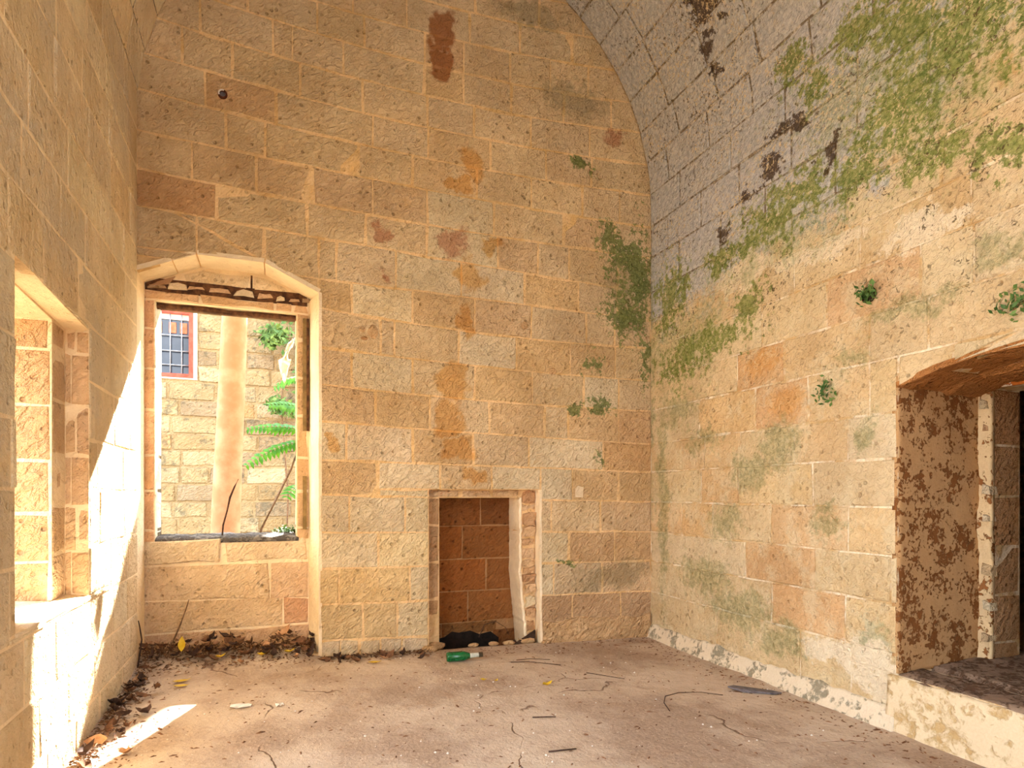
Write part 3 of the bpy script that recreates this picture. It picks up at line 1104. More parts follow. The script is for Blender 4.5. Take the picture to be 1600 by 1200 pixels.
# --- fireplace niche: rebate faces, rubble edge, sooty stones inside
f_reb = lambda u, v, d: Vector((u, 4.79 + d, v))
f_in = lambda u, v, d: Vector((u, 5.044 + d, v))
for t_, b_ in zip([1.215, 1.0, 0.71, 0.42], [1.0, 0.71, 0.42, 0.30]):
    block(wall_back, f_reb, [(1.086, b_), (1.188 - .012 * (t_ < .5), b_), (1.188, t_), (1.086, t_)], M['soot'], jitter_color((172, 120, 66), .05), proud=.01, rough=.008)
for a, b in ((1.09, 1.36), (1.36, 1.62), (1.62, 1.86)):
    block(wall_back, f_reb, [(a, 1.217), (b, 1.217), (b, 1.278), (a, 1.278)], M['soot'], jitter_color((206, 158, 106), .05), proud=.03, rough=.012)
zz = 0.02
while zz < 1.24:
    h_ = rnd.uniform(.05, .12)
    xl = 1.875 + max(0, .55 - zz) * .10
    block(wall_back, f_reb, [(xl, zz), (2.005, zz + rnd.uniform(-.02, .02)), (2.008, zz + h_), (1.95, zz + h_ * rnd.uniform(.9, 1.25)), (xl, zz + h_ * .95)], M['reveal'],
          jitter_color(rnd.choice([(186, 130, 74), (206, 154, 98), (170, 112, 60), (224, 190, 140)]), .05), gap=.002, proud=.05, rough=.012, name='rubble_stone', seg=.05)
    zz += h_
V, F = [], []
for j in range(41):      # plastered strip down the right inner edge
    z = 1.215 * j / 40
    x0 = 1.868 + max(0, .55 - z) * .10
    e = .008 * nz(z, 3, 0, 9) + .006 * nz(z, 6, 0, 25)
    for x, y in ((x0 + e, 5.042), (x0 - .006 + 1.6 * e, 4.788), (x0 + .010 + 2 * e, 4.782), (x0 + .03, 4.80), (x0 + .03, 5.042)):
        V.append((x, y, z))
for j in range(40):
    for i in range(5):
        a, b = j * 5 + i, j * 5 + (i + 1) % 5
        F.append((a, b, b + 5, a + 5))
F += [(0, 1, 2, 3, 4), tuple(200 + i for i in (4, 3, 2, 1, 0))]
link('plaster_edge', mesh_from('plaster_edge', V, F), M['cream'], wall_back)
V, F = [], []
for j in range(25):
    z = -0.01 + 1.29 * j / 24
    e = .008 * nz(z, 8, 0, 8) + .02 * max(0, .3 - z)
    for x, y in ((2.002 + 1.5 * e, YB - .004), (2.002 + e, 4.78), (2.03 + e, 4.78), (2.022 + 2 * e, YB - .004)):
        V.append((x, y, z))
for j in range(24):
    for i in range(4):
        a, b = j * 4 + i, j * 4 + (i + 1) % 4
        F.append((a, b, b + 4, a + 4))
F += [(0, 1, 2, 3), tuple(96 + i for i in (3, 2, 1, 0))]
link('plaster_edge', mesh_from('plaster_edge', V, F), M['cream'], wall_back)
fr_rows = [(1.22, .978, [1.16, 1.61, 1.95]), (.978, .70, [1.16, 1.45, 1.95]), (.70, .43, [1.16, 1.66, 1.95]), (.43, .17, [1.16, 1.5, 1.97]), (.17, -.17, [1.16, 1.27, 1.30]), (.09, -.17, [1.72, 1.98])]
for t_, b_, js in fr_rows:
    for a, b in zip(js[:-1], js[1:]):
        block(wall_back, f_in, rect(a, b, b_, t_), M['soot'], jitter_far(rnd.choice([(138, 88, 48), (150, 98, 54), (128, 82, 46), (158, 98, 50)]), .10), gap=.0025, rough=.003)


link('hole', mesh_from('hole', *prism_data(f_in, [(1.25, -.17), (1.76, -.17), (1.77, .02), (1.70, .075), (1.60, .06), (1.52, .095), (1.42, .085), (1.36, .10), (1.30, .06), (1.25, .05)], -.012, .001)), M['hollow_shade'], wall_back)  # solid plate; darkness of the cavity is painted as black colour
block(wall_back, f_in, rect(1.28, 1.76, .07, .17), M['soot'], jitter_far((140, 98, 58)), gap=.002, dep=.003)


# --- right wall and vault stones
RL = [None, None, None, None, 3.864, 3.583, 3.308, 3.005, 2.763, 2.518, 2.236, 1.973, 1.682, 1.438, 1.176, .915, .662, .394, .09]
RJ = {8: [4.04, 3.62, 3.07, 2.59], 9: [4.08, 3.35, 2.82, 2.24, 1.98], 10: [3.59, 3.15, 2.53, 2.2], 11: [4.02, 3.41, 2.96, 2.53], 12: [4.24, 3.95, 3.56, 3.07, 2.67], 13: [3.99, 3.58, 2.92],
      14: [4.24, 3.86, 3.26, 2.67], 15: [3.5, 2.9], 16: [4.0, 3.26, 2.69], 17: [3.81, 3.02, 2.65]}
RC = {(15, 3.5): (204, 150, 88), (16, 3.26): (208, 152, 84), (10, 3.59): (208, 150, 84), (11, 3.41): (208, 150, 86), (14, 4.24): (212, 162, 96), (13, 3.99): (214, 164, 98),
      (12, 4.24): (212, 166, 104), (12, 3.95): (216, 172, 112), (14, 4.69): (212, 164, 104), (11, 4.02): (216, 170, 106), (9, 2.82): (212, 160, 100), (14, 3.26): (212, 162, 102)}
RPAL = [(204, 170, 118), (206, 174, 124), (198, 160, 106), (202, 166, 112), (208, 178, 132)]
ws = RL[4:]
ups = [RL[4]]
while ups[-1] < ZS + R * 2.2:
    ups.append(ups[-1] + rnd.uniform(.25, .275))
levels = ups[::-1] + RL[5:]
for k in range(len(levels) - 1):
    t_, b_ = levels[k], levels[k + 1]
    row = 4 + k - (len(ups) - 1)
    js = sorted(RJ.get(row, []), reverse=True)
    y = js[-1] if js else YB - rnd.uniform(.25, .5)
    if not js:
        js.append(y)
    while y > 0.6:
        y -= rnd.uniform(.4, .62)
        js.append(y)
    js = [YB + 0.0] + js
    for a, b in zip(js[:-1], js[1:]):
        base = RC.get((row, round(a, 2)))
        base = tuple(int(q * .92) for q in base) if base else tuple(int(q * .97) for q in rnd.choice(RPAL))
        polys = [rect(b, a, b_, t_)]
        if row >= 10:
            polys = [q for p in polys for q in subtract(p, DOOR)]
            polys = [q for p in polys for q in ([clip(p, 0, -1, -.29)] if False else [p])]
        for p in polys:
            if len(p) < 3:
                continue
            if max(q[1] for q in p) <= 0.30 and max(q[0] for q in p) <= 2.37:
                continue
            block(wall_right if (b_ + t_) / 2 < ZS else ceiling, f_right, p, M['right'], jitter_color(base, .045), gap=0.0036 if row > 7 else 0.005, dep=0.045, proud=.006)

# --- left wall stones and the left side of the vault
LL = [3.907, 3.634, 3.382, 3.137, 2.85, 2.59, 2.34, 2.07, 1.80, 1.514, 1.265, .989, .724, .469, .22, -.02]
ups = [LL[0]]
while ups[-1] < ZS + R * (pi - 2.2) - .2:
    ups.append(ups[-1] + rnd.uniform(.25, .275))
levels = ups[::-1] + LL[1:]
LPAL = [(220, 184, 132), (224, 190, 142), (214, 176, 122), (220, 188, 142), (226, 196, 150)]
for k in range(len(levels) - 1):
    t_, b_ = levels[k], levels[k + 1]
    js = [YB]
    y = YB - rnd.uniform(.2, .45)
    while y > 0.8:
        js.append(y)
        y -= rnd.uniform(.3, .55)
    js.append(y)
    for a, b in zip(js[:-1], js[1:]):
        polys = [q for p in subtract(rect(b, a, b_, t_), LW) for q in subtract(p, LFILL)]
        for p in polys:
            c = rnd.choice(LPAL)
            block(wall_left if (b_ + t_) / 2 < ZS else ceiling, f_left, p, M['left'], jitter_color(c, .05), gap=.0036, proud=.004, rough=.003)

# reveals of the left window
f_l1 = lambda u, v, d: Vector((XL - u, 3.58 + d, v))
f_l2 = lambda u, v, d: Vector((-0.96 - d, u, v))
f_l3 = lambda u, v, d: Vector((-0.96 - u, 3.39 + d, v))
zr = [2.04, 1.93, 1.68, 1.43, 1.19, .97, .755]
for i, (t_, b_) in enumerate(zip(zr[:-1], zr[1:])):
    o = .02 * (i % 2)
    for a, b in ((0, .055 + o), (.055 + o, .10)):
        block(wall_left, f_l1, rect(a, b, b_, t_), M['reveal'], jitter_color((222, 170, 116), .05), gap=.0014, proud=.006, rough=.006)
    block(wall_left, f_l2, rect(3.395, 3.575, b_ , t_), M['reveal'], jitter_color((212, 164, 114), .04), gap=.0014, proud=.004)
    block(wall_left, f_l3, rect(0.004, .25, b_ - .03 * (i < 5), t_ - .03 * (i > 0)), M['reveal'], jitter_far((212, 176, 134), .03), gap=.0012, proud=.004, rough=.004)
    block(wall_left, f_l3, rect(.25, .51, b_ - .03 * (i < 5), t_ - .03 * (i > 0)), M['reveal'], jitter_far((212, 176, 134), .03), gap=.0012, proud=.004, rough=.004)


def lsill_fn(u, v):
    return Vector((XL + .006 - v, u, 0.752 + 0.03 * v / .3 + .006 * nz(u, v, 0, 12)))


grid_patch('window_sill', lsill_fn, 2.665, 3.575, 0, 0.10, 40, 6, M['cream'], wall_left, skirt=lambda u, v: Vector((XL - v, u, 0.735)))
grid_patch('window_sill', lambda u, v: Vector((-.96 - v, u, .765 + .03 * v + .005 * nz(u, v, 0, 12))), 2.853, 3.387, 0, 0.5, 30, 16, M['cream'], wall_left, skirt=lambda u, v: Vector((-.96 - v, u, .735)))

# --- the doorway in the right wall
f_d1 = lambda u, v, d: Vector((XR + u, 2.365 + d, v))


def d1_fn(u, v):
    e = .010 * nz(u, v, 0, 7) + .006 * nz(u, v, 5, 22)
    if u < .01:
        e += .012 + .012 * nz(0, v, 1, 14)
    return f_d1(u, v, -0.006 + e * .6)


grid_patch('reveal_plaster', d1_fn, 0.0, 0.645, 0.30, 1.87, 36, 70, M['peel'], wall_right, skirt=lambda u, v: f_d1(u, v, .03))


def d2_fn(u, v):     # face of the rebate, catching the light
    e = .012 * nz(u, v, 2, 10) + .008 * nz(u, v, 7, 30)
    y = u + (.014 * nz(0, v, 3, 11) if u < 2.31 else 0)
    return Vector((3.695 - .012 + e, y, v))


grid_patch('reveal_plaster', d2_fn, 2.295, 2.368, 0.30, 1.84, 8, 70, M['strip'], wall_right, skirt=lambda u, v: Vector((3.72, u, v)))
f_d3 = lambda u, v, d: Vector((3.70 + u, 2.30 + d, v))
zr = [1.83, 1.52, 1.235, .95, .68, .42, .305]
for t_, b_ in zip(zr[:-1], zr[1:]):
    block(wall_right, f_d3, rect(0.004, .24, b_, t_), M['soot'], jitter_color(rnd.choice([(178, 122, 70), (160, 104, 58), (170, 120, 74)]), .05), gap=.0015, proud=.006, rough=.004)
zz = .42
while zz < 1.72:
    w_ = rnd.uniform(.03, .08)
    y0 = 2.285 + rnd.uniform(-.004, .012)
    block(wall_right, lambda u, v, d: Vector((3.685 + d, u, v)), [(y0, zz), (y0 + w_ * .8, zz + .005), (y0 + w_ * .7, zz + w_), (y0 + .006, zz + w_ * .8)], M['reveal'],
          jitter_color(rnd.choice([(206, 166, 112), (178, 122, 70), (222, 192, 148)]), .05), gap=.001, proud=.03, rough=.006, name='rubble_stone', seg=.04)
    zz += w_ * rnd.uniform(.9, 2.6) if zz > 1.4 else w_ * rnd.uniform(1.2, 4)
grid_patch('lintel_plaster', lambda u, v: Vector((3.685 + .008 * nz(u, v, 1, 9), u, v + .01 * nz(u, 0, 0, 9) * (v < 1.84))), 1.20, 2.36, 1.83, 1.90, 40, 6, M['lintelp'], wall_right, skirt=lambda u, v: Vector((3.71, u, v)))
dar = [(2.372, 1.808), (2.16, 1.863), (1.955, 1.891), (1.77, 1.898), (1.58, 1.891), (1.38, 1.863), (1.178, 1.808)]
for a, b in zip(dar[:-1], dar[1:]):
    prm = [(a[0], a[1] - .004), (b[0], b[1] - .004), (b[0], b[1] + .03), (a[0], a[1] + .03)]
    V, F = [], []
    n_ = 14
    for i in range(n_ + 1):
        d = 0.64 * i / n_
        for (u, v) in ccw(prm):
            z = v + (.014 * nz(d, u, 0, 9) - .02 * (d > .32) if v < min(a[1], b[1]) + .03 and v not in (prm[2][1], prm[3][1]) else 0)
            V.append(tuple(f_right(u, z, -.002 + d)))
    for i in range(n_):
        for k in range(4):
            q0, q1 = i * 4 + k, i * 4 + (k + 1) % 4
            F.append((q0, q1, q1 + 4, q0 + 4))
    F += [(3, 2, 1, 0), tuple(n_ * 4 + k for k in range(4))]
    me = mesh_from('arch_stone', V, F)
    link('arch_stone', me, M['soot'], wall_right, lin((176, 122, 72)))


def thr_fn(u, v):    # v: into the wall from the room face
    z = 0.300 + .010 * nz(u, v, 0, 8) + .006 * nz(u, v, 4, 26)
    if v < .03:
        z -= .03 * (1 - v / .03)
    if .2 < v < .27:
        z -= .02
    if v >= .27:
        z += .01
    return Vector((XR - .012 + v, u, z + .03 * v))


grid_patch('threshold', thr_fn, 1.18, 2.372, 0, 1.0, 46, 60, M['dust'], wall_right, skirt=lambda u, v: Vector((XR - .012 + v, u, .25)))


def thp_fn(u, v):
    z = -.03 + (v + .03) * (.285 + .012 * nz(u, 0, 0, 7) + .03) / .31
    return f_right(u, z, -.016 - .02 * (1 - v / .28) + .006 * nz(u, v, 0, 7))


grid_patch('threshold_plaster', thp_fn, 0.4, 2.41, -.03, .28, 90, 18, M['base'], wall_right, skirt=lambda u, v: f_right(u, thp_fn(u, v).z, .03))


def pli_fn(u, v):
    top = .115 + .03 * nz(u, 0, 0, 3) + .018 * nz(u, 0, 0, 11)
    z = -.03 + (v + .03) * (top + .03) / .16
    return f_right(u, z, -.014 - .045 * (1 - max(0, v) / .13) + .008 * nz(u, v, 0, 9))


bb = grid_patch('plinth_plaster', pli_fn, 2.36, 4.69, -.03, .13, 120, 14, M['plinth'], wall_right, skirt=lambda u, v: f_right(u, pli_fn(u, v).z, .03))

# dark room beyond the doorway
beyond = structure('wall_beyond', 'unlit masonry room seen through the right doorway', 'wall')
parts = []
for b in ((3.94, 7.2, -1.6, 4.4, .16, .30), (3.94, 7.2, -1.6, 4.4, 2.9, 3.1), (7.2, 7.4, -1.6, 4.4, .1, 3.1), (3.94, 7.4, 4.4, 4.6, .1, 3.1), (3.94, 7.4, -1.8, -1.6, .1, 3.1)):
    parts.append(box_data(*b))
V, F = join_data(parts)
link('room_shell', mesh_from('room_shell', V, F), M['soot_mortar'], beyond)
f_b = lambda u, v, d: Vector((7.2 + d, u, v))
f_b2 = lambda u, v, d: Vector((u, 4.4 + d, v))
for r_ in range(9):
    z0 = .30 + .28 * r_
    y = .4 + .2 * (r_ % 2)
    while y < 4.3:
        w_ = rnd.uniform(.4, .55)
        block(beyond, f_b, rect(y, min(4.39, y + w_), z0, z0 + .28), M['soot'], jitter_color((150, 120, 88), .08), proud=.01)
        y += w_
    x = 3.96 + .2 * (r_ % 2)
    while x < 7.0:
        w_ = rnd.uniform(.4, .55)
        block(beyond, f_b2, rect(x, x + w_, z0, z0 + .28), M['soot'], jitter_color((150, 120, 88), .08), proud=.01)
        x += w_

# ------------------------------------------------------------------ outside
g = grid_patch('ground', lambda u, v: Vector((u, v, -.32 + .03 * nz(u, v, 0, .8))), -14, 14, -14, 16, 60, 60, M['ground'], None)
tag(g, 'dry pale ground outside the building', 'ground', kind='structure')

garden = thing('garden_wall', 'sunlit old stone garden building seen through the back window', 'building', (0, 10, 0))
V, F = [], []
bm = bmesh.new()
f_g = lambda u, v, d: Vector((u, d, v))
GW = rect(-1.98, -1.13, 2.90, 3.86)
GOUT = [(-4.5, -.4), (5.0, -.4), (5.0, 5.1), (2.75, 5.1), (2.75, 4.3), (2.04, 4.3), (2.04, 5.42), (-4.5, 5.42)]
plate_into(bm, f_g, GOUT, [GW], 0.008, .45)
bm_obj('wall_core', bm, M['far_mortar'], garden)
z = -.3
rowi = 0
FPAL = [(170, 154, 122), (162, 146, 112), (176, 160, 130), (158, 138, 102), (150, 134, 108), (168, 140, 100)]
while z < 5.3:
    h_ = .243 + rnd.uniform(-.012, .012)
    x = -3.2 + rnd.uniform(-.3, 0)
    while x < 1.7:
        w_ = rnd.uniform(.34, .62)
        for p in subtract(rect(x, x + w_, z, min(5.42, z + h_)), rect(-2.03, -1.08, 2.85, 3.91)):
            block(garden, f_g, p, M['far'], jitter_far(rnd.choice(FPAL), .08), gap=.009, proud=.02, rough=.012, ch=.014, dep=.06)
        x += w_
    z += h_
    rowi += 1
for k in range(26):      # weeds rooted along the top of the garden building
    x = .2 + 1.75 * rnd.random()
    hh = rnd.uniform(.12, .55)
    tube('weed_stem', [(x, .2, 5.40), (x + .03, .2, 5.40 + hh * .5), (x + rnd.uniform(-.12, .12), .2, 5.42 + hh)], [.022, .016, .008], M['stem'], garden, 5)
# red framed window with grille
fx0, fx1, fz0, fz1 = -1.98, -1.13, 2.90, 3.86


def frame_data(x0, x1, z0, z1, w_, y0, y1):
    return join_data([box_data(x0, x1, y0, y1, z0, z0 + w_), box_data(x0, x1, y0, y1, z1 - w_, z1), box_data(x0, x0 + w_, y0, y1, z0 + w_, z1 - w_), box_data(x1 - w_, x1, y0, y1, z0 + w_, z1 - w_)])


wf = link('window_frame', mesh_from('window_frame', *frame_data(fx0, fx1, fz0, fz1, .055, -.03, .06)), M['red'], garden)
tag(wf, 'red painted window frame')
link('window_surround', mesh_from('window_surround', *frame_data(fx0 - .055, fx1 + .05, fz0 - .02, fz1 + .05, .055, -.02, .05)), M['white'], garden)
link('window_pane', mesh_from('window_pane', *box_data(fx0 + .05, fx1 - .05, .05, .06, fz0 + .05, fz1 - .05)), M['pane'], wf)
link('blind', mesh_from('blind', *box_data(fx0 + .05, fx1 - .05, .03, .04, fz1 - .13, fz1 - .05)), M['white'], wf)
for cx in (-1.72, -1.58, -1.40, -1.26):
    link('curtain', mesh_from('curtain', *box_data(cx - .045, cx + .045, .03, .045, fz1 - .32, fz1 - .17)), M['cloth'], wf)
for i in range(5):
    x = fx0 + .12 + i * .145
    tube('grille_bar', [(x, .0, fz0 + .04), (x, .0, fz1 - .04)], .009, M['iron'], wf, 5)
for zz in (3.08, 3.28, 3.50):
    tube('grille_bar', [(fx0 + .04, .002, zz), (fx1 - .04, .002, zz)], .009, M['iron'], wf, 5)

# smooth trunk
trunk = thing('tree', 'smooth pale trunk rising outside the back window', 'tree', (-0.53, 7.0, -.3))
pts = [(-.02, 0, 0), (0, 0, .5), (.03, 0, 1.1), (.055, 0, 1.8), (.09, 0, 2.6), (.12, 0, 3.4), (.17, .02, 4.4), (.25, .05, 5.6)]
rr = [.19, .155, .14, .133, .128, .122, .115, .10]
pp, qq = [], []
for i in range(len(pts) - 1):
    for k in range(4):
        s = k / 4
        pp.append(tuple(pts[i][c] * (1 - s) + pts[i + 1][c] * s for c in range(3)))
        qq.append((rr[i] * (1 - s) + rr[i + 1] * s) * (1 + .02 * nz(i + s, 0, 0, 1.3)))
pp.append(pts[-1])
qq.append(rr[-1])
tube('trunk', pp, qq, M['bark'], trunk, 20)
tube('branch', [(.25, .05, 5.5), (-.1, .3, 6.1), (-.6, .6, 6.6)], [.09, .07, .04], M['bark'], trunk, 10)
tube('branch', [(.25, .05, 5.5), (.3, -.1, 6.2), (.1, -.3, 7.0)], [.08, .06, .03], M['bark'], trunk, 10)


# leafy shoot with feathered leaves at the right of the window
def leaflet_mesh(name, L, W, mat, droop=.12):
    n_ = 5
    V, F = [], []
    for i in range(n_ + 1):
        s = i / n_
        wd = W * sin(pi * min(.97, max(.03, s)) ** .8) * .5
        z = -droop * L * s * s
        V += [(s * L, -wd, z + wd * .25), (s * L, 0, z), (s * L, wd, z + wd * .25)]
    for i in range(n_):
        a = i * 3
        F += [(a, a + 3, a + 4, a + 1), (a + 1, a + 4, a + 5, a + 2)]
    me = mesh_from(name, V, F, True)
    me.materials.append(mat)
    return me


from mathutils import Matrix
LM = [leaflet_mesh('leaflet', .085, .040, M['leafg'], .3), leaflet_mesh('leaflet', .075, .036, M['leafg'], .3)]
sap = thing('sapling', 'young shoot with bright green feathered leaves at the right of the back window', 'plant', (0.14, 6.0, -.3))


def frond(a, b, sag, nl, rotx):
    a, b = Vector(a), Vector(b)
    pts = []
    for i in range(nl + 1):
        s = i / nl
        p = a.lerp(b, s)
        p.z += sag * 4 * s * (1 - s) - .03 * s * s
        pts.append(p)
    f = tube('frond', pts, [.004 * (1 - .6 * i / nl) for i in range(nl + 1)], M['leafg'], sap, 5)
    for i in range(1, nl + 1):
        d = (pts[i] - pts[i - 1]).normalized()
        side = d.cross(Vector((0, rotx, 1))).normalized()
        for sg in (-1, 1):
            out = (side * sg + d * .35).normalized()
            up = out.cross(d).normalized() * sg
            y_ = up.cross(out).normalized()
            m = Matrix((out, y_, up)).transposed().to_4x4()
            m.translation = pts[i]
            o = link('leaflet', LM[i % 2], None, f)
            sc = (.65 + .5 * sin(pi * min(1, i / nl * .9 + .1))) * rnd.uniform(.9, 1.1)
            o.matrix_local = m @ Matrix.Scale(sc, 4)


tube('stem', [(-.36, .35, 0), (-.33, .32, 1.0), (-.28, .3, 1.22), (-.15, .2, 1.5), (-.02, .08, 1.78), (.08, 0, 2.1), (.14, 0, 2.6)], [.014, .012, .012, .011, .010, .008, .005], M['stem'], sap, 7)
tube('stem', [(.02, .1, 0), (.02, .08, 1.1), (.05, .05, 1.6), (.08, 0, 2.1)], [.009, .008, .007, .005], M['stem'], sap, 6)
frond((.08, 0, 2.02), (-.39, -.05, 1.83), .03, 13, -.9)
frond((.09, 0, 2.12), (-.38, .0, 2.15), .02, 13, -.9)
frond((.10, 0, 2.32), (-.20, -.1, 2.36), .01, 10, -.9)
frond((.12, 0, 2.58), (-.16, .1, 2.55), .04, 9, -.8)
frond((.10, 0, 2.2), (.42, -.15, 2.1), .04, 11, -.8)
frond((.12, 0, 2.6), (.45, .1, 2.75), .04, 11, -.8)
frond((.05, .05, 1.62), (-.06, -.1, 1.55), .01, 5, -.8)

# a cloud of small leaves
def leaf_cloud(n_, fn, size, seed):
    r2 = random.Random(seed)
    V, F = [], []
    for _ in range(n_):
        p, nrm = fn(r2)
        s = size * r2.uniform(.6, 1.4)
        a = Vector((r2.gauss(0, 1), r2.gauss(0, .6), r2.gauss(0, 1))).normalized()
        b = a.cross(nrm + Vector((r2.gauss(0, .4), r2.gauss(0, .4), r2.gauss(0, .4)))).normalized()
        k = len(V)
        V += [tuple(p - a * s), tuple(p + b * s * .5), tuple(p + a * s), tuple(p - b * s * .5)]
        F.append((k, k + 1, k + 2, k + 3))
    return V, F


def creep(r2):
    c = r2.choice([(.30, 4.25, .5, .35), (.75, 3.9, .6, .5), (.1, 4.4, .3, .2), (.9, 3.2, .4, .6), (.45, 3.0, .22, .2), (-.05, 3.55, .2, .15), (.55, 3.4, .3, .25), (1.2, 4.2, .7, .6), (.4, 2.5, .25, .12), (.0, 2.55, .12, .1)])
    x, z = c[0] + r2.gauss(0, .5) * c[2], c[1] + r2.gauss(0, .5) * c[3]
    return Vector((x, 9.86 - abs(r2.gauss(0, .08)), z)), Vector((0, -1, .4))


def shade_crown(r2):
    c = r2.choice([(-1.3, .3, 7.0, 1.3, 1.3, .9), (-2.6, 1.4, 6.6, 1.3, 1.2, .9), (-1.2, 2.0, 6.9, 1.0, 1.2, .8), (-2.4, -.6, 6.3, 1.2, 1.0, .8)])
    v = Vector((r2.gauss(0, 1), r2.gauss(0, 1), r2.gauss(0, 1))).normalized() * r2.uniform(.5, 1) ** .5
    return Vector((c[0] + v.x * c[3], c[1] + v.y * c[4], c[2] + v.z * c[5])), Vector((0, 0, 1))


V, F = leaf_cloud(5200, shade_crown, .11, 9)  # unseen crown added to cut the skylight on the garden building
fo = link('foliage', mesh_from('foliage', V, F), M['leafd'], trunk)
fo['kind'] = 'stuff'
cr = thing('creeper', 'green creeper spreading over the garden building beyond the back window', 'creeper', (0, 0, 0))
V, F = leaf_cloud(2600, creep, .045, 3)
fo = link('foliage', mesh_from('foliage', V, F), M['leafd'], cr)
fo['kind'] = 'stuff'
for k in range(5):
    x = .1 + .25 * k
    tube('stem', [(x, 9.93, -.3), (x + .05, 9.93, 1.2), (x - .05, 9.93, 2.6), (x + .12, 9.93, 4.2)], [.014, .012, .009, .005], M['stem'], cr, 5)

# torn white plastic caught on the shoot
V, F = [], []
n_ = 16
for i in range(n_ + 1):
    s = i / n_
    wd = (.010 + .018 * abs(sin(9 * s))) if s < .48 else .05 * (1 - (s - .48) / .52) ** .8 + .005
    cx = .07 * (1 - s) ** 2 - .02 * sin(3 * s) + .02
    for k in range(5):
        q = (k - 2) / 2
        V.append((cx + q * wd, .05 * nz(i * .7, k * 1.3, 0, .9), -.40 * s + .02 * nz(i, k, 5, .7)))
for i in range(n_):
    for k in range(4):
        a = i * 5 + k
        F.append((a, a + 1, a + 6, a + 5))
pl = link('plastic_scrap', mesh_from('plastic_scrap', V, F), M['paper'])
pl.location = (.045, 5.93, 2.64)
tag(pl, 'torn white plastic scrap hanging in the greenery outside the back window', 'plastic scrap')
md = pl.modifiers.new('thick', 'SOLIDIFY')
md.thickness = .002

# small weed and dry stem on the sill
sw = thing('sill_weed', 'small dark green weed on the sill of the back window', 'plant', (0.07, 5.1, .955))
V, F = leaf_cloud(140, lambda r2: (Vector((r2.gauss(0, .04), r2.gauss(0, .03), abs(r2.gauss(0, .022)))), Vector((0, -.6, 1))), .014, 5)
link('foliage', mesh_from('foliage', V, F), M['leafd'], sw)
ds = tube('dry_stem', [(-.375, 4.98, .945), (-.37, 4.99, 1.02), (-.345, 5.0, 1.12), (-.325, 5.0, 1.22), (-.295, 5.01, 1.30), (-.27, 5.02, 1.355)], [.006, .007, .006, .008, .006, .003], M['brown3'], None, 6)
tag(ds, 'dark dry stem rising from the crack in the back window sill', 'stem')

# ------------------------------------------------------------------ things in the room
# green bottle lying by the fireplace
bx, by = 1.13, 4.33
bz = floor_z(1.25, 4.33)
bot = thing('bottle', 'green glass bottle lying in front of the fireplace niche', 'bottle', (bx, by, bz + .038), (0, 0, math.radians(-4)))
prof = [(0, .0), (.0, .029), (.010, .034), (.10, .034), (.125, .032), (.15, .026), (.168, .018), (.19, .0165)]


def lathe_x(prof, n_=20):
    V, F = [], []
    for x, r in prof:
        for k in range(n_):
            a = 2 * pi * k / n_
            V.append((x, r * cos(a), r * sin(a)))
    for i in range(len(prof) - 1):
        for k in range(n_):
            a, b = i * n_ + k, i * n_ + (k + 1) % n_
            F.append((a, b, b + n_, a + n_))
    return V, F


link('body', mesh_from('body', *lathe_x(prof), True), M['bottle'], bot)
nk = link('foil_neck', mesh_from('foil_neck', *lathe_x([(.168, .0185), (.19, .0175), (.235, .0165), (.237, .012)]), True), M['foil'], bot)
tag(nk, 'pale foil round the bottle neck')
cp = link('mouth', mesh_from('mouth', *lathe_x([(.233, .0), (.233, .0175), (.262, .0175), (.264, .012), (.264, 0)]), True), M['cap'], bot)
tag(cp, 'dark bottle mouth')

# fallen leaves
def leaf_mesh(name, L, W, curl, mat, seed):
    r2 = random.Random(seed)
    n_ = 6
    V, F = [], []
    for i in range(n_ + 1):
        s = i / n_
        wd = W * .5 * sin(pi * min(.98, max(.02, s)) ** .85)
        z = .008 + curl * L * (s - .45) ** 2 * 2
        for q in (-1, 0, 1):
            V.append(((s - .5) * L, q * wd, z + abs(q) * wd * curl * r2.uniform(.6, 1.6) + r2.uniform(0, .003)))
    for i in range(n_):
        a = i * 3
        F += [(a, a + 3, a + 4, a + 1), (a + 1, a + 4, a + 5, a + 2)]
    me = mesh_from(name, V, F, True)
    me.materials.append(mat)
    return me


def lay(name, me, x, y, rz, tilt=0.0, roll=0.0, z=None, sc=1.0):
    o = link(name, me, None)
    o.location = (x, y, (floor_z(x, y) if z is None else z))
    o.rotation_euler = (roll, tilt, rz)
    o.scale = (sc, sc, sc)
    return o


YM = [leaf_mesh('yellow_leaf', .10, .045, .15, M['yellow'], 1), leaf_mesh('yellow_leaf', .085, .05, .5, M['yellow'], 2)]
for (x, y, rz, k, sc, lb) in [
    (-.555, 4.33, .2, 0, 1.0, 'yellow fallen leaf below the back window, the upper of a close pair'),
    (-.54, 4.22, -.1, 0, .9, 'yellow fallen leaf below the back window, the lower of a close pair'),
    (-.36, 4.62, .5, 1, .8, 'yellow fallen leaf in the litter near the left corner'),
    (-.10, 4.60, -.4, 1, .8, 'yellow fallen leaf in the middle of the litter below the back window'),
    (.08, 4.66, .3, 1, .9, 'yellow fallen leaf in the litter near the window jamb'),
    (.635, 4.42, -.15, 0, .95, 'yellow fallen leaf on the floor between back window and fireplace'),
    (1.245, 3.83, -.5, 1, .55, 'small yellow leaf scrap on the open floor in front of the bottle'),
    (1.32, 3.80, .6, 1, .4, 'tiny yellow leaf scrap on the open floor, right of another small scrap'),
    (1.60, 3.62, .25, 1, .9, 'curled yellow leaf alone on the middle of the floor')]:
    o = lay('yellow_leaf', YM[k], x, y, rz, sc=sc)
    if y > 4.35 and x < .3:
        o.location.z += .055
    tag(o, lb, 'leaf', 'yellow fallen leaves')
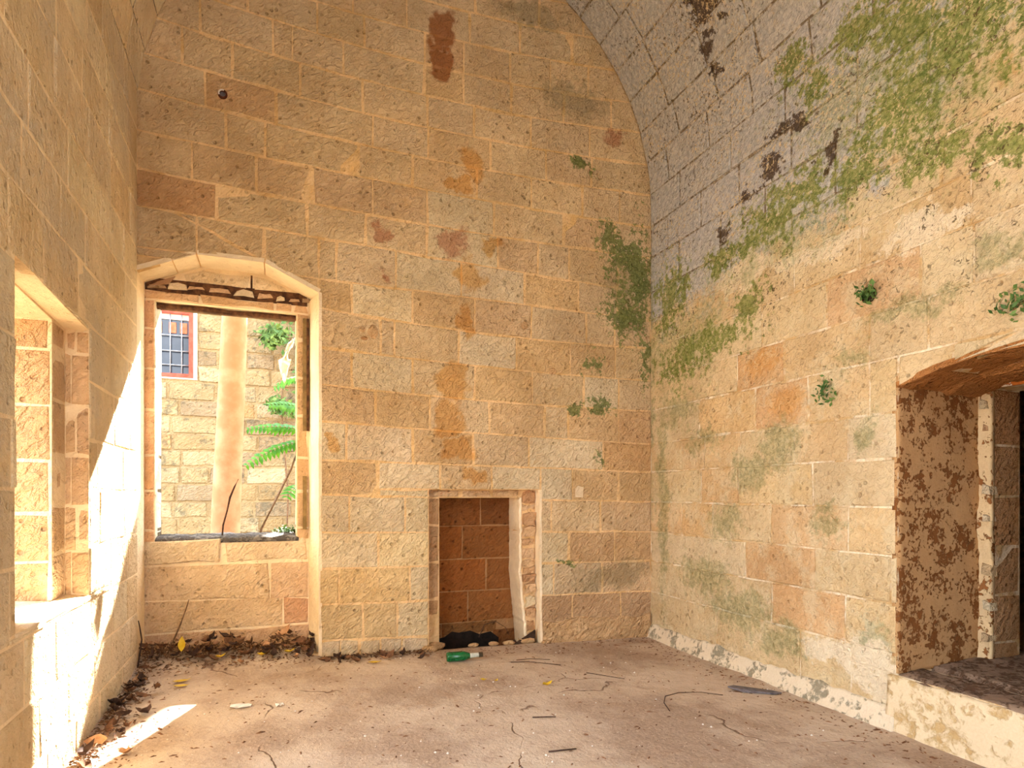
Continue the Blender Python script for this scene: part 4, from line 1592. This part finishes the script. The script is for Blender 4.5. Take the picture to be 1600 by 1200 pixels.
o = lay('yellow_leaf', YM[0], -.60, 4.70, 1.57, -1.25, 0, .24, 1.0)
tag(o, 'yellow leaf standing upright against the wall below the back window', 'leaf', 'yellow fallen leaves')
BM = [leaf_mesh('dead_leaf', .09, .05, .55, M['brown1'], 3), leaf_mesh('dead_leaf', .10, .045, .8, M['brown3'], 4), leaf_mesh('dead_leaf', .085, .055, .6, M['brown2'], 5), leaf_mesh('dead_leaf', .07, .04, 1.0, M['brown1'], 6)]
r3 = random.Random(11)
V, F = [], []
for k in range(2600):
    if k < 1700:
        x = r3.uniform(-.86, .24)
        y = 4.9 - abs(r3.gauss(0, .15)) - .01
        zb = floor_z(x, y) + .05 * min(1, max(0, (y - 4.35) / .4)) + max(0, 1 - abs(y - 4.84) / .22) * (.07 + .05 * nz(x, 0, 0, 5) + .06 * max(0, 1 - abs(x - .02) / .16)) * r3.random()
    elif k < 2250:
        y = r3.uniform(3.0, 4.65)
        x = XL + .015 + abs(r3.gauss(0, .06))
        zb = floor_z(x, y) + r3.uniform(0, .02)
    else:
        x = r3.uniform(.28, 1.1)
        y = 4.66 - abs(r3.gauss(0, .05))
        zb = floor_z(x, y) + r3.uniform(0, .012)
    L_, W_ = r3.uniform(.015, .05), r3.uniform(.004, .016)
    d_ = Vector((r3.gauss(0, 1), r3.gauss(0, 1), r3.gauss(0, .45))).normalized()
    s_ = d_.cross(Vector((r3.gauss(0, .5), r3.gauss(0, .5), 1))).normalized()
    p_ = Vector((x, y, zb + .006))
    k0 = len(V)
    V += [tuple(p_ - d_ * L_ * .5), tuple(p_ + s_ * W_ * .5), tuple(p_ + d_ * L_ * .5), tuple(p_ - s_ * W_ * .5 + Vector((0, 0, .004)))]
    F += [(k0, k0 + 1, k0 + 2), (k0, k0 + 2, k0 + 3)]
V = [(min(max(x, XL + .01), 3.0), min(y, 4.93 if x < .24 else 4.67), z) for x, y, z in V]
lt = link('leaf_litter', mesh_from('leaf_litter', V, F), M['litter'])
tag(lt, 'fine dark leaf litter heaped under the back window and along the walls', 'litter', kind='stuff')
for k in range(150):
    if k < 95:
        x = r3.uniform(-.86, .25)
        y = 4.9 - abs(r3.gauss(0, .16)) - .02
        pile = .05 + .10 * max(0, 1 - abs(y - 4.82) / .25) * (0.6 + .5 * nz(x, 0, 0, 4)) + .05 * max(0, 1 - abs(x - .02) / .18)
        z = floor_z(x, y) + max(0, min(1, (y - 4.35) / .4)) * .04 + r3.uniform(0, 1) * pile * .9
        lb, gp = 'dry brown leaf in the litter heap below the back window', 'dead leaves heaped below the back window'
    elif k < 128:
        y = r3.uniform(3.1, 4.6)
        x = XL + .03 + abs(r3.gauss(0, .07))
        z = floor_z(x, y) + r3.uniform(0, .02)
        lb, gp = 'dry brown leaf at the foot of the sunlit left wall', 'dead leaves along the left wall'
    else:
        x = r3.uniform(.3, 1.05)
        y = 4.62 - abs(r3.gauss(0, .08))
        z = floor_z(x, y)
        lb, gp = 'dry brown leaf on the floor between back window and fireplace', 'dead leaves between window and fireplace'
    o = lay('dead_leaf', BM[r3.choice([0, 0, 1, 1, 2, 3])], x, y, r3.uniform(0, 6.28), r3.gauss(0, .35), r3.gauss(0, .4), z, r3.uniform(.55, 1.15))
    tag(o, lb, 'leaf', gp)
o = lay('dead_leaf', BM[2], .06, 4.79, .4, -.5, .2, .235, 1.35)
tag(o, 'big pale curled leaf on top of the litter heap near the window jamb', 'leaf')
o = lay('dead_leaf', BM[2], -.645, 3.27, -.4, 0, .1, None, .9)
tag(o, 'pale tan leaf on the floor nearest the viewer by the left wall', 'leaf')

# crumbs and grit strewn over the floor
V, F = [], []
r4 = random.Random(5)
for k in range(1900):
    q = r4.random()
    if q < .45:
        x, y = r4.uniform(-.84, 3.0), r4.uniform(1.4, 4.66)
    elif q < .62:
        x, y = 3.0 - abs(r4.gauss(0, .13)) - .03, r4.uniform(1.3, 4.6)
    elif q < .82:
        x, y = r4.uniform(-.84, 3.0), 4.63 - abs(r4.gauss(0, .12))
    else:
        x, y = XL + .03 + abs(r4.gauss(0, .12)), r4.uniform(2.4, 4.6)
    if y > 4.35 and x < .3:
        zb = floor_z(x, y) + .03
    else:
        zb = floor_z(x, y)
    s = r4.uniform(.0025, .008) * (1.6 if r4.random() < .06 else 1)
    a = r4.uniform(0, 6.28)
    e = r4.uniform(1.0, 2.6)
    k0 = len(V)
    ca, sa = cos(a), sin(a)
    for px, py, pz in ((-s * e, -s * .5, 0), (s * e, -s * .4, 0), (s * e * .7, s * .6, 0), (-s * e * .8, s * .5, 0), (0, 0, s * .7)):
        V.append((x + px * ca - py * sa, y + px * sa + py * ca, zb + pz))
    F += [(k0, k0 + 1, k0 + 4), (k0 + 1, k0 + 2, k0 + 4), (k0 + 2, k0 + 3, k0 + 4), (k0 + 3, k0, k0 + 4), (k0 + 3, k0 + 2, k0 + 1, k0)]
db = link('floor_debris', mesh_from('floor_debris', V, F), M['brown1'])
tag(db, 'brown crumbs of leaf and grit strewn over the earth floor', 'debris', kind='stuff')
V, F = [], []
for k in range(130):
    x, y = r4.uniform(-.8, 2.95), r4.uniform(1.6, 4.6)
    s = r4.uniform(.003, .008)
    o_ = (x, y, floor_z(x, y) + s * .4)
    k0 = len(V)
    V += [(o_[0] + s * a, o_[1] + s * b, o_[2] + s * c) for a, b, c in ((1, 0, 0), (-1, .2, 0), (0, 1, 0), (.1, -1, 0), (0, 0, .8), (0, 0, -.8))]
    F += [tuple(k0 + i for i in f) for f in ((0, 2, 4), (2, 1, 4), (1, 3, 4), (3, 0, 4), (2, 0, 5), (1, 2, 5), (3, 1, 5), (0, 3, 5))]
pb = link('pebbles', mesh_from('pebbles', V, F), M['white'])
tag(pb, 'tiny pale plaster pebbles strewn over the earth floor', 'debris', kind='stuff')


def twig(name, pts, r, label, mat='stem'):
    r *= .7
    P2 = [(x, y, floor_z(x, y) + r + h) for x, y, h in pts]
    o = tube(name, P2, [r * (1 - .5 * i / len(P2)) for i in range(len(P2))], M[mat], None, 5)
    return tag(o, label, 'twig')


twig('twig', [(2.07, 2.98, .0), (2.10, 3.08, .012), (2.17, 3.17, .018), (2.30, 3.22, .014), (2.45, 3.20, .01), (2.56, 3.13, 0)], .005, 'long curved thin twig on the floor near the right wall', 'brown3')
twig('twig', [(1.50, 4.74, .06), (1.56, 4.78, .15), (1.66, 4.80, .17), (1.74, 4.78, .12), (1.76, 4.75, .06)], .004, 'looped dark twig in the mouth of the fireplace', 'brown3')
twig('twig', [(1.56, 4.18, 0), (1.68, 4.14, .01), (1.80, 4.07, .006), (1.88, 4.02, 0)], .005, 'crooked twig on the floor right of the bottle', 'brown3')
twig('twig', [(1.62, 4.22, .002), (1.72, 4.20, .012), (1.86, 4.16, .004)], .004, 'straight twig behind the crooked one right of the bottle', 'brown3')
twig('twig', [(1.98, 3.82, 0), (2.02, 3.74, .008), (2.10, 3.66, .004), (2.16, 3.62, 0)], .004, 'short dark twig on the floor in front of the right part of the end wall', 'brown3')
twig('twig', [(1.20, 2.70, 0), (1.27, 2.68, .006), (1.34, 2.69, 0)], .006, 'short thick bit of stick near the middle of the floor front', 'brown3')
twig('twig', [(1.30, 3.14, 0), (1.36, 3.10, .008), (1.42, 3.10, 0)], .006, 'small bent stick lying in the middle of the floor', 'brown3')
o = tube('dry_stem', [(-.70, 4.80, .16), (-.66, 4.82, .26), (-.63, 4.86, .34), (-.60, 4.90, .44), (-.585, 4.92, .50)], [.006, .006, .005, .004, .003], M['stem'], None, 5)
tag(o, 'dry brown stem leaning on the wall below the back window', 'stem')
o = tube('dry_stem', [(-.845, 4.60, .10), (-.835, 4.62, .2), (-.825, 4.64, .30), (-.84, 4.66, .38), (-.85, 4.67, .42)], [.005, .006, .005, .004, .003], M['brown3'], None, 5)
tag(o, 'dark dry stem leaning in the left corner of the room', 'stem')

# grey shard, paper scraps
V, F = [], []
bm = bmesh.new()
pl_ = [(-.15, 0), (-.11, .03), (.0, .045), (.12, .03), (.17, 0), (.1, -.03), (-.05, -.035), (-.13, -.02)]
V = [(x, y, .004 + (.012 if x < -.05 else 0)) for x, y in pl_] + [(x, y, .012 + (.014 if x < -.05 else 0)) for x, y in pl_]
F = [tuple(range(7, -1, -1)), tuple(range(8, 16))] + [(i, (i + 1) % 8, 8 + (i + 1) % 8, 8 + i) for i in range(8)]
sh = link('shard', mesh_from('shard', V, F), M['slate'])
sh.location = (2.78, 3.12, floor_z(2.78, 3.12))
sh.rotation_euler = (0, .02, -.55)
tag(sh, 'flat dark grey shard lying on the floor close to the right wall', 'shard')


def scrap(x, y, L, W, rz, label, seed):
    r2 = random.Random(seed)
    V, F = [], []
    for j in range(4):
        for i in range(6):
            V.append(((i / 5 - .5) * L * r2.uniform(.85, 1.1), (j / 3 - .5) * W * r2.uniform(.7, 1.2), .004 + r2.uniform(0, .012)))
    for j in range(3):
        for i in range(5):
            a = j * 6 + i
            F.append((a, a + 1, a + 7, a + 6))
    o = link('paper_scrap', mesh_from('paper_scrap', V, F), M['paper'])
    o.location = (x, y, floor_z(x, y))
    o.rotation_euler = (0, 0, rz)
    m = o.modifiers.new('thick', 'SOLIDIFY')
    m.thickness = .0015
    return tag(o, label, 'paper')


scrap(-.19, 3.78, .11, .06, -.3, 'crumpled white paper scrap beside the sunlit streak on the floor', 1)
scrap(.01, 3.73, .04, .03, .2, 'tiny white paper scrap right of the larger crumpled one', 2)

# iron pipe end high on the back wall
pe = thing('pipe_end', 'small rusty pipe end with pale rim, high in an orange stone', 'pipe', (-.35, YB - .003, 3.975))
V, F = [], []
n_ = 18
for (r_, y) in ((.030, .02), (.030, -.012), (.020, -.012), (.020, .03)):
    for k in range(n_):
        a = 2 * pi * k / n_
        V.append((r_ * cos(a), y, r_ * sin(a)))
for i in range(3):
    for k in range(n_):
        a, b = i * n_ + k, i * n_ + (k + 1) % n_
        F.append((a, b, b + n_, a + n_))
link('pipe_wall', mesh_from('pipe_wall', V, F), M['rust'], pe)
V, F = [], []
for i in range(10):
    a = math.radians(70 + 15 * i)
    for r_, y in ((.028, -.014), (.019, -.014), (.019, -.018), (.028, -.018)):
        V.append((r_ * cos(a), y, r_ * sin(a)))
for i in range(9):
    for k in range(4):
        a, b = i * 4 + k, i * 4 + (k + 1) % 4
        F.append((a, b, b + 4, a + 4))
tag(link('pale_rim', mesh_from('pale_rim', V, F), M['white'], pe), 'pale left half of the rim')
link('plug', mesh_from('plug', *lathe_x([(0, 0), (0, .021)], 12)), M['slate'], pe).rotation_euler = (0, 0, pi / 2)


def lump(name, parent, loc, rad, mat, seed, squash=(1, .5, 1)):
    bm = bmesh.new()
    bmesh.ops.create_icosphere(bm, subdivisions=2, radius=rad)
    for v in bm.verts:
        k = 1 + .28 * mnoise.noise(v.co * (1.6 / rad) * .6 + Vector((seed, 0, 0)))
        v.co = Vector((v.co.x * squash[0] * k, v.co.y * squash[1] * k, v.co.z * squash[2] * k)) + Vector(loc)
    me = bpy.data.meshes.new(name)
    bm.to_mesh(me)
    bm.free()
    me.polygons.foreach_set('use_smooth', [True] * len(me.polygons))
    return link(name, me, mat, parent)


lump('plaster_knob', wall_back, (1.87, YB + .004, 2.61), .036, M['crumb'], 1, (1, .8, 1.1))
lump('plaster_lump', wall_back, (.66, YB + .004, 2.45), .05, M['crumb'], 2, (.8, .5, 1.1))
lump('plaster_lump', wall_back, (2.12, YB + .004, 2.26), .035, M['crumb'], 3, (1, .5, .9))
lump('stone_lump', wall_back, (.585, YB + .002, 2.46), .028, M['crumb'], 4, (.9, .5, .8))
lump('stone_lump', wall_back, (.60, YB + .002, 2.395), .022, M['soot_mortar'], 5, (1.3, .4, .7))
V, F = prism_data(f_back, [(2.32, 1.22), (2.395, 1.215), (2.40, 1.30), (2.35, 1.315), (2.325, 1.29)], -.009, .01)
link('plaster_patch', mesh_from('plaster_patch', V, F), M['cream'], wall_back)


def tuft(name, label, y, z, n_, spread, size, seed, mat='leafd'):
    t_ = thing(name, label, 'plant', (XR - .01, y, z))
    V, F = leaf_cloud(n_, lambda r2: (Vector((-abs(r2.gauss(0, .018)), r2.gauss(0, spread[0]), r2.gauss(0, spread[1]))), Vector((-1, 0, .3))), size, seed)
    link('foliage', mesh_from('foliage', V, F), M[mat], t_)
    return t_


t1 = tuft('wall_plant', 'dark green tuft growing from a round hole high in the right wall', 2.53, 2.35, 90, (.026, .03), .016, 21)
V, F = prism_data(lambda u, v, d: Vector((d, u, v)), [(.045 * cos(2 * pi * k / 12), .045 * sin(2 * pi * k / 12) - .005) for k in range(12)], .0, .02)
link('hole', mesh_from('hole', V, F), M['void'], t1)  # solid dark disc; shade inside the hole is its colour
tuft('wall_plant', 'bright green flat leafy weed on the right wall above the doorway corner', 2.81, 1.86, 60, (.035, .04), .015, 22)
tuft('wall_plant', 'green weed at the right edge of the picture above the doorway arch', 1.79, 2.09, 70, (.04, .03), .015, 23)

# rubble at the mouth of the fireplace
FPC = [(1.14, 4.74, .06), (1.92, 4.74, .05), (1.75, 4.72, .035), (1.45, 4.72, .03), (1.62, 4.73, .03), (2.05, 4.66, .03), (1.08, 4.66, .05)]
LBL = ['pale stone lump in the left corner of the fireplace mouth', 'pale stone lump in the right corner of the fireplace mouth', 'small pale stone on the fireplace edge behind the twigs',
       'small pale stone on the fireplace edge behind the bottle', 'small pale stone in the middle of the fireplace edge', 'small pale stone on the floor right of the fireplace', 'pale stone lump on the floor left of the fireplace']
for i, ((x, y, r_), lb) in enumerate(zip(FPC, LBL)):
    o = lump('rubble_stone', None, (0, 0, 0), r_, M['crumb'], i * 3 + 1, (1.5, .8, .6))
    o.location = (x, y, floor_z(x, min(y, 4.68)) + r_ * .25)
    tag(o, lb, 'stone')
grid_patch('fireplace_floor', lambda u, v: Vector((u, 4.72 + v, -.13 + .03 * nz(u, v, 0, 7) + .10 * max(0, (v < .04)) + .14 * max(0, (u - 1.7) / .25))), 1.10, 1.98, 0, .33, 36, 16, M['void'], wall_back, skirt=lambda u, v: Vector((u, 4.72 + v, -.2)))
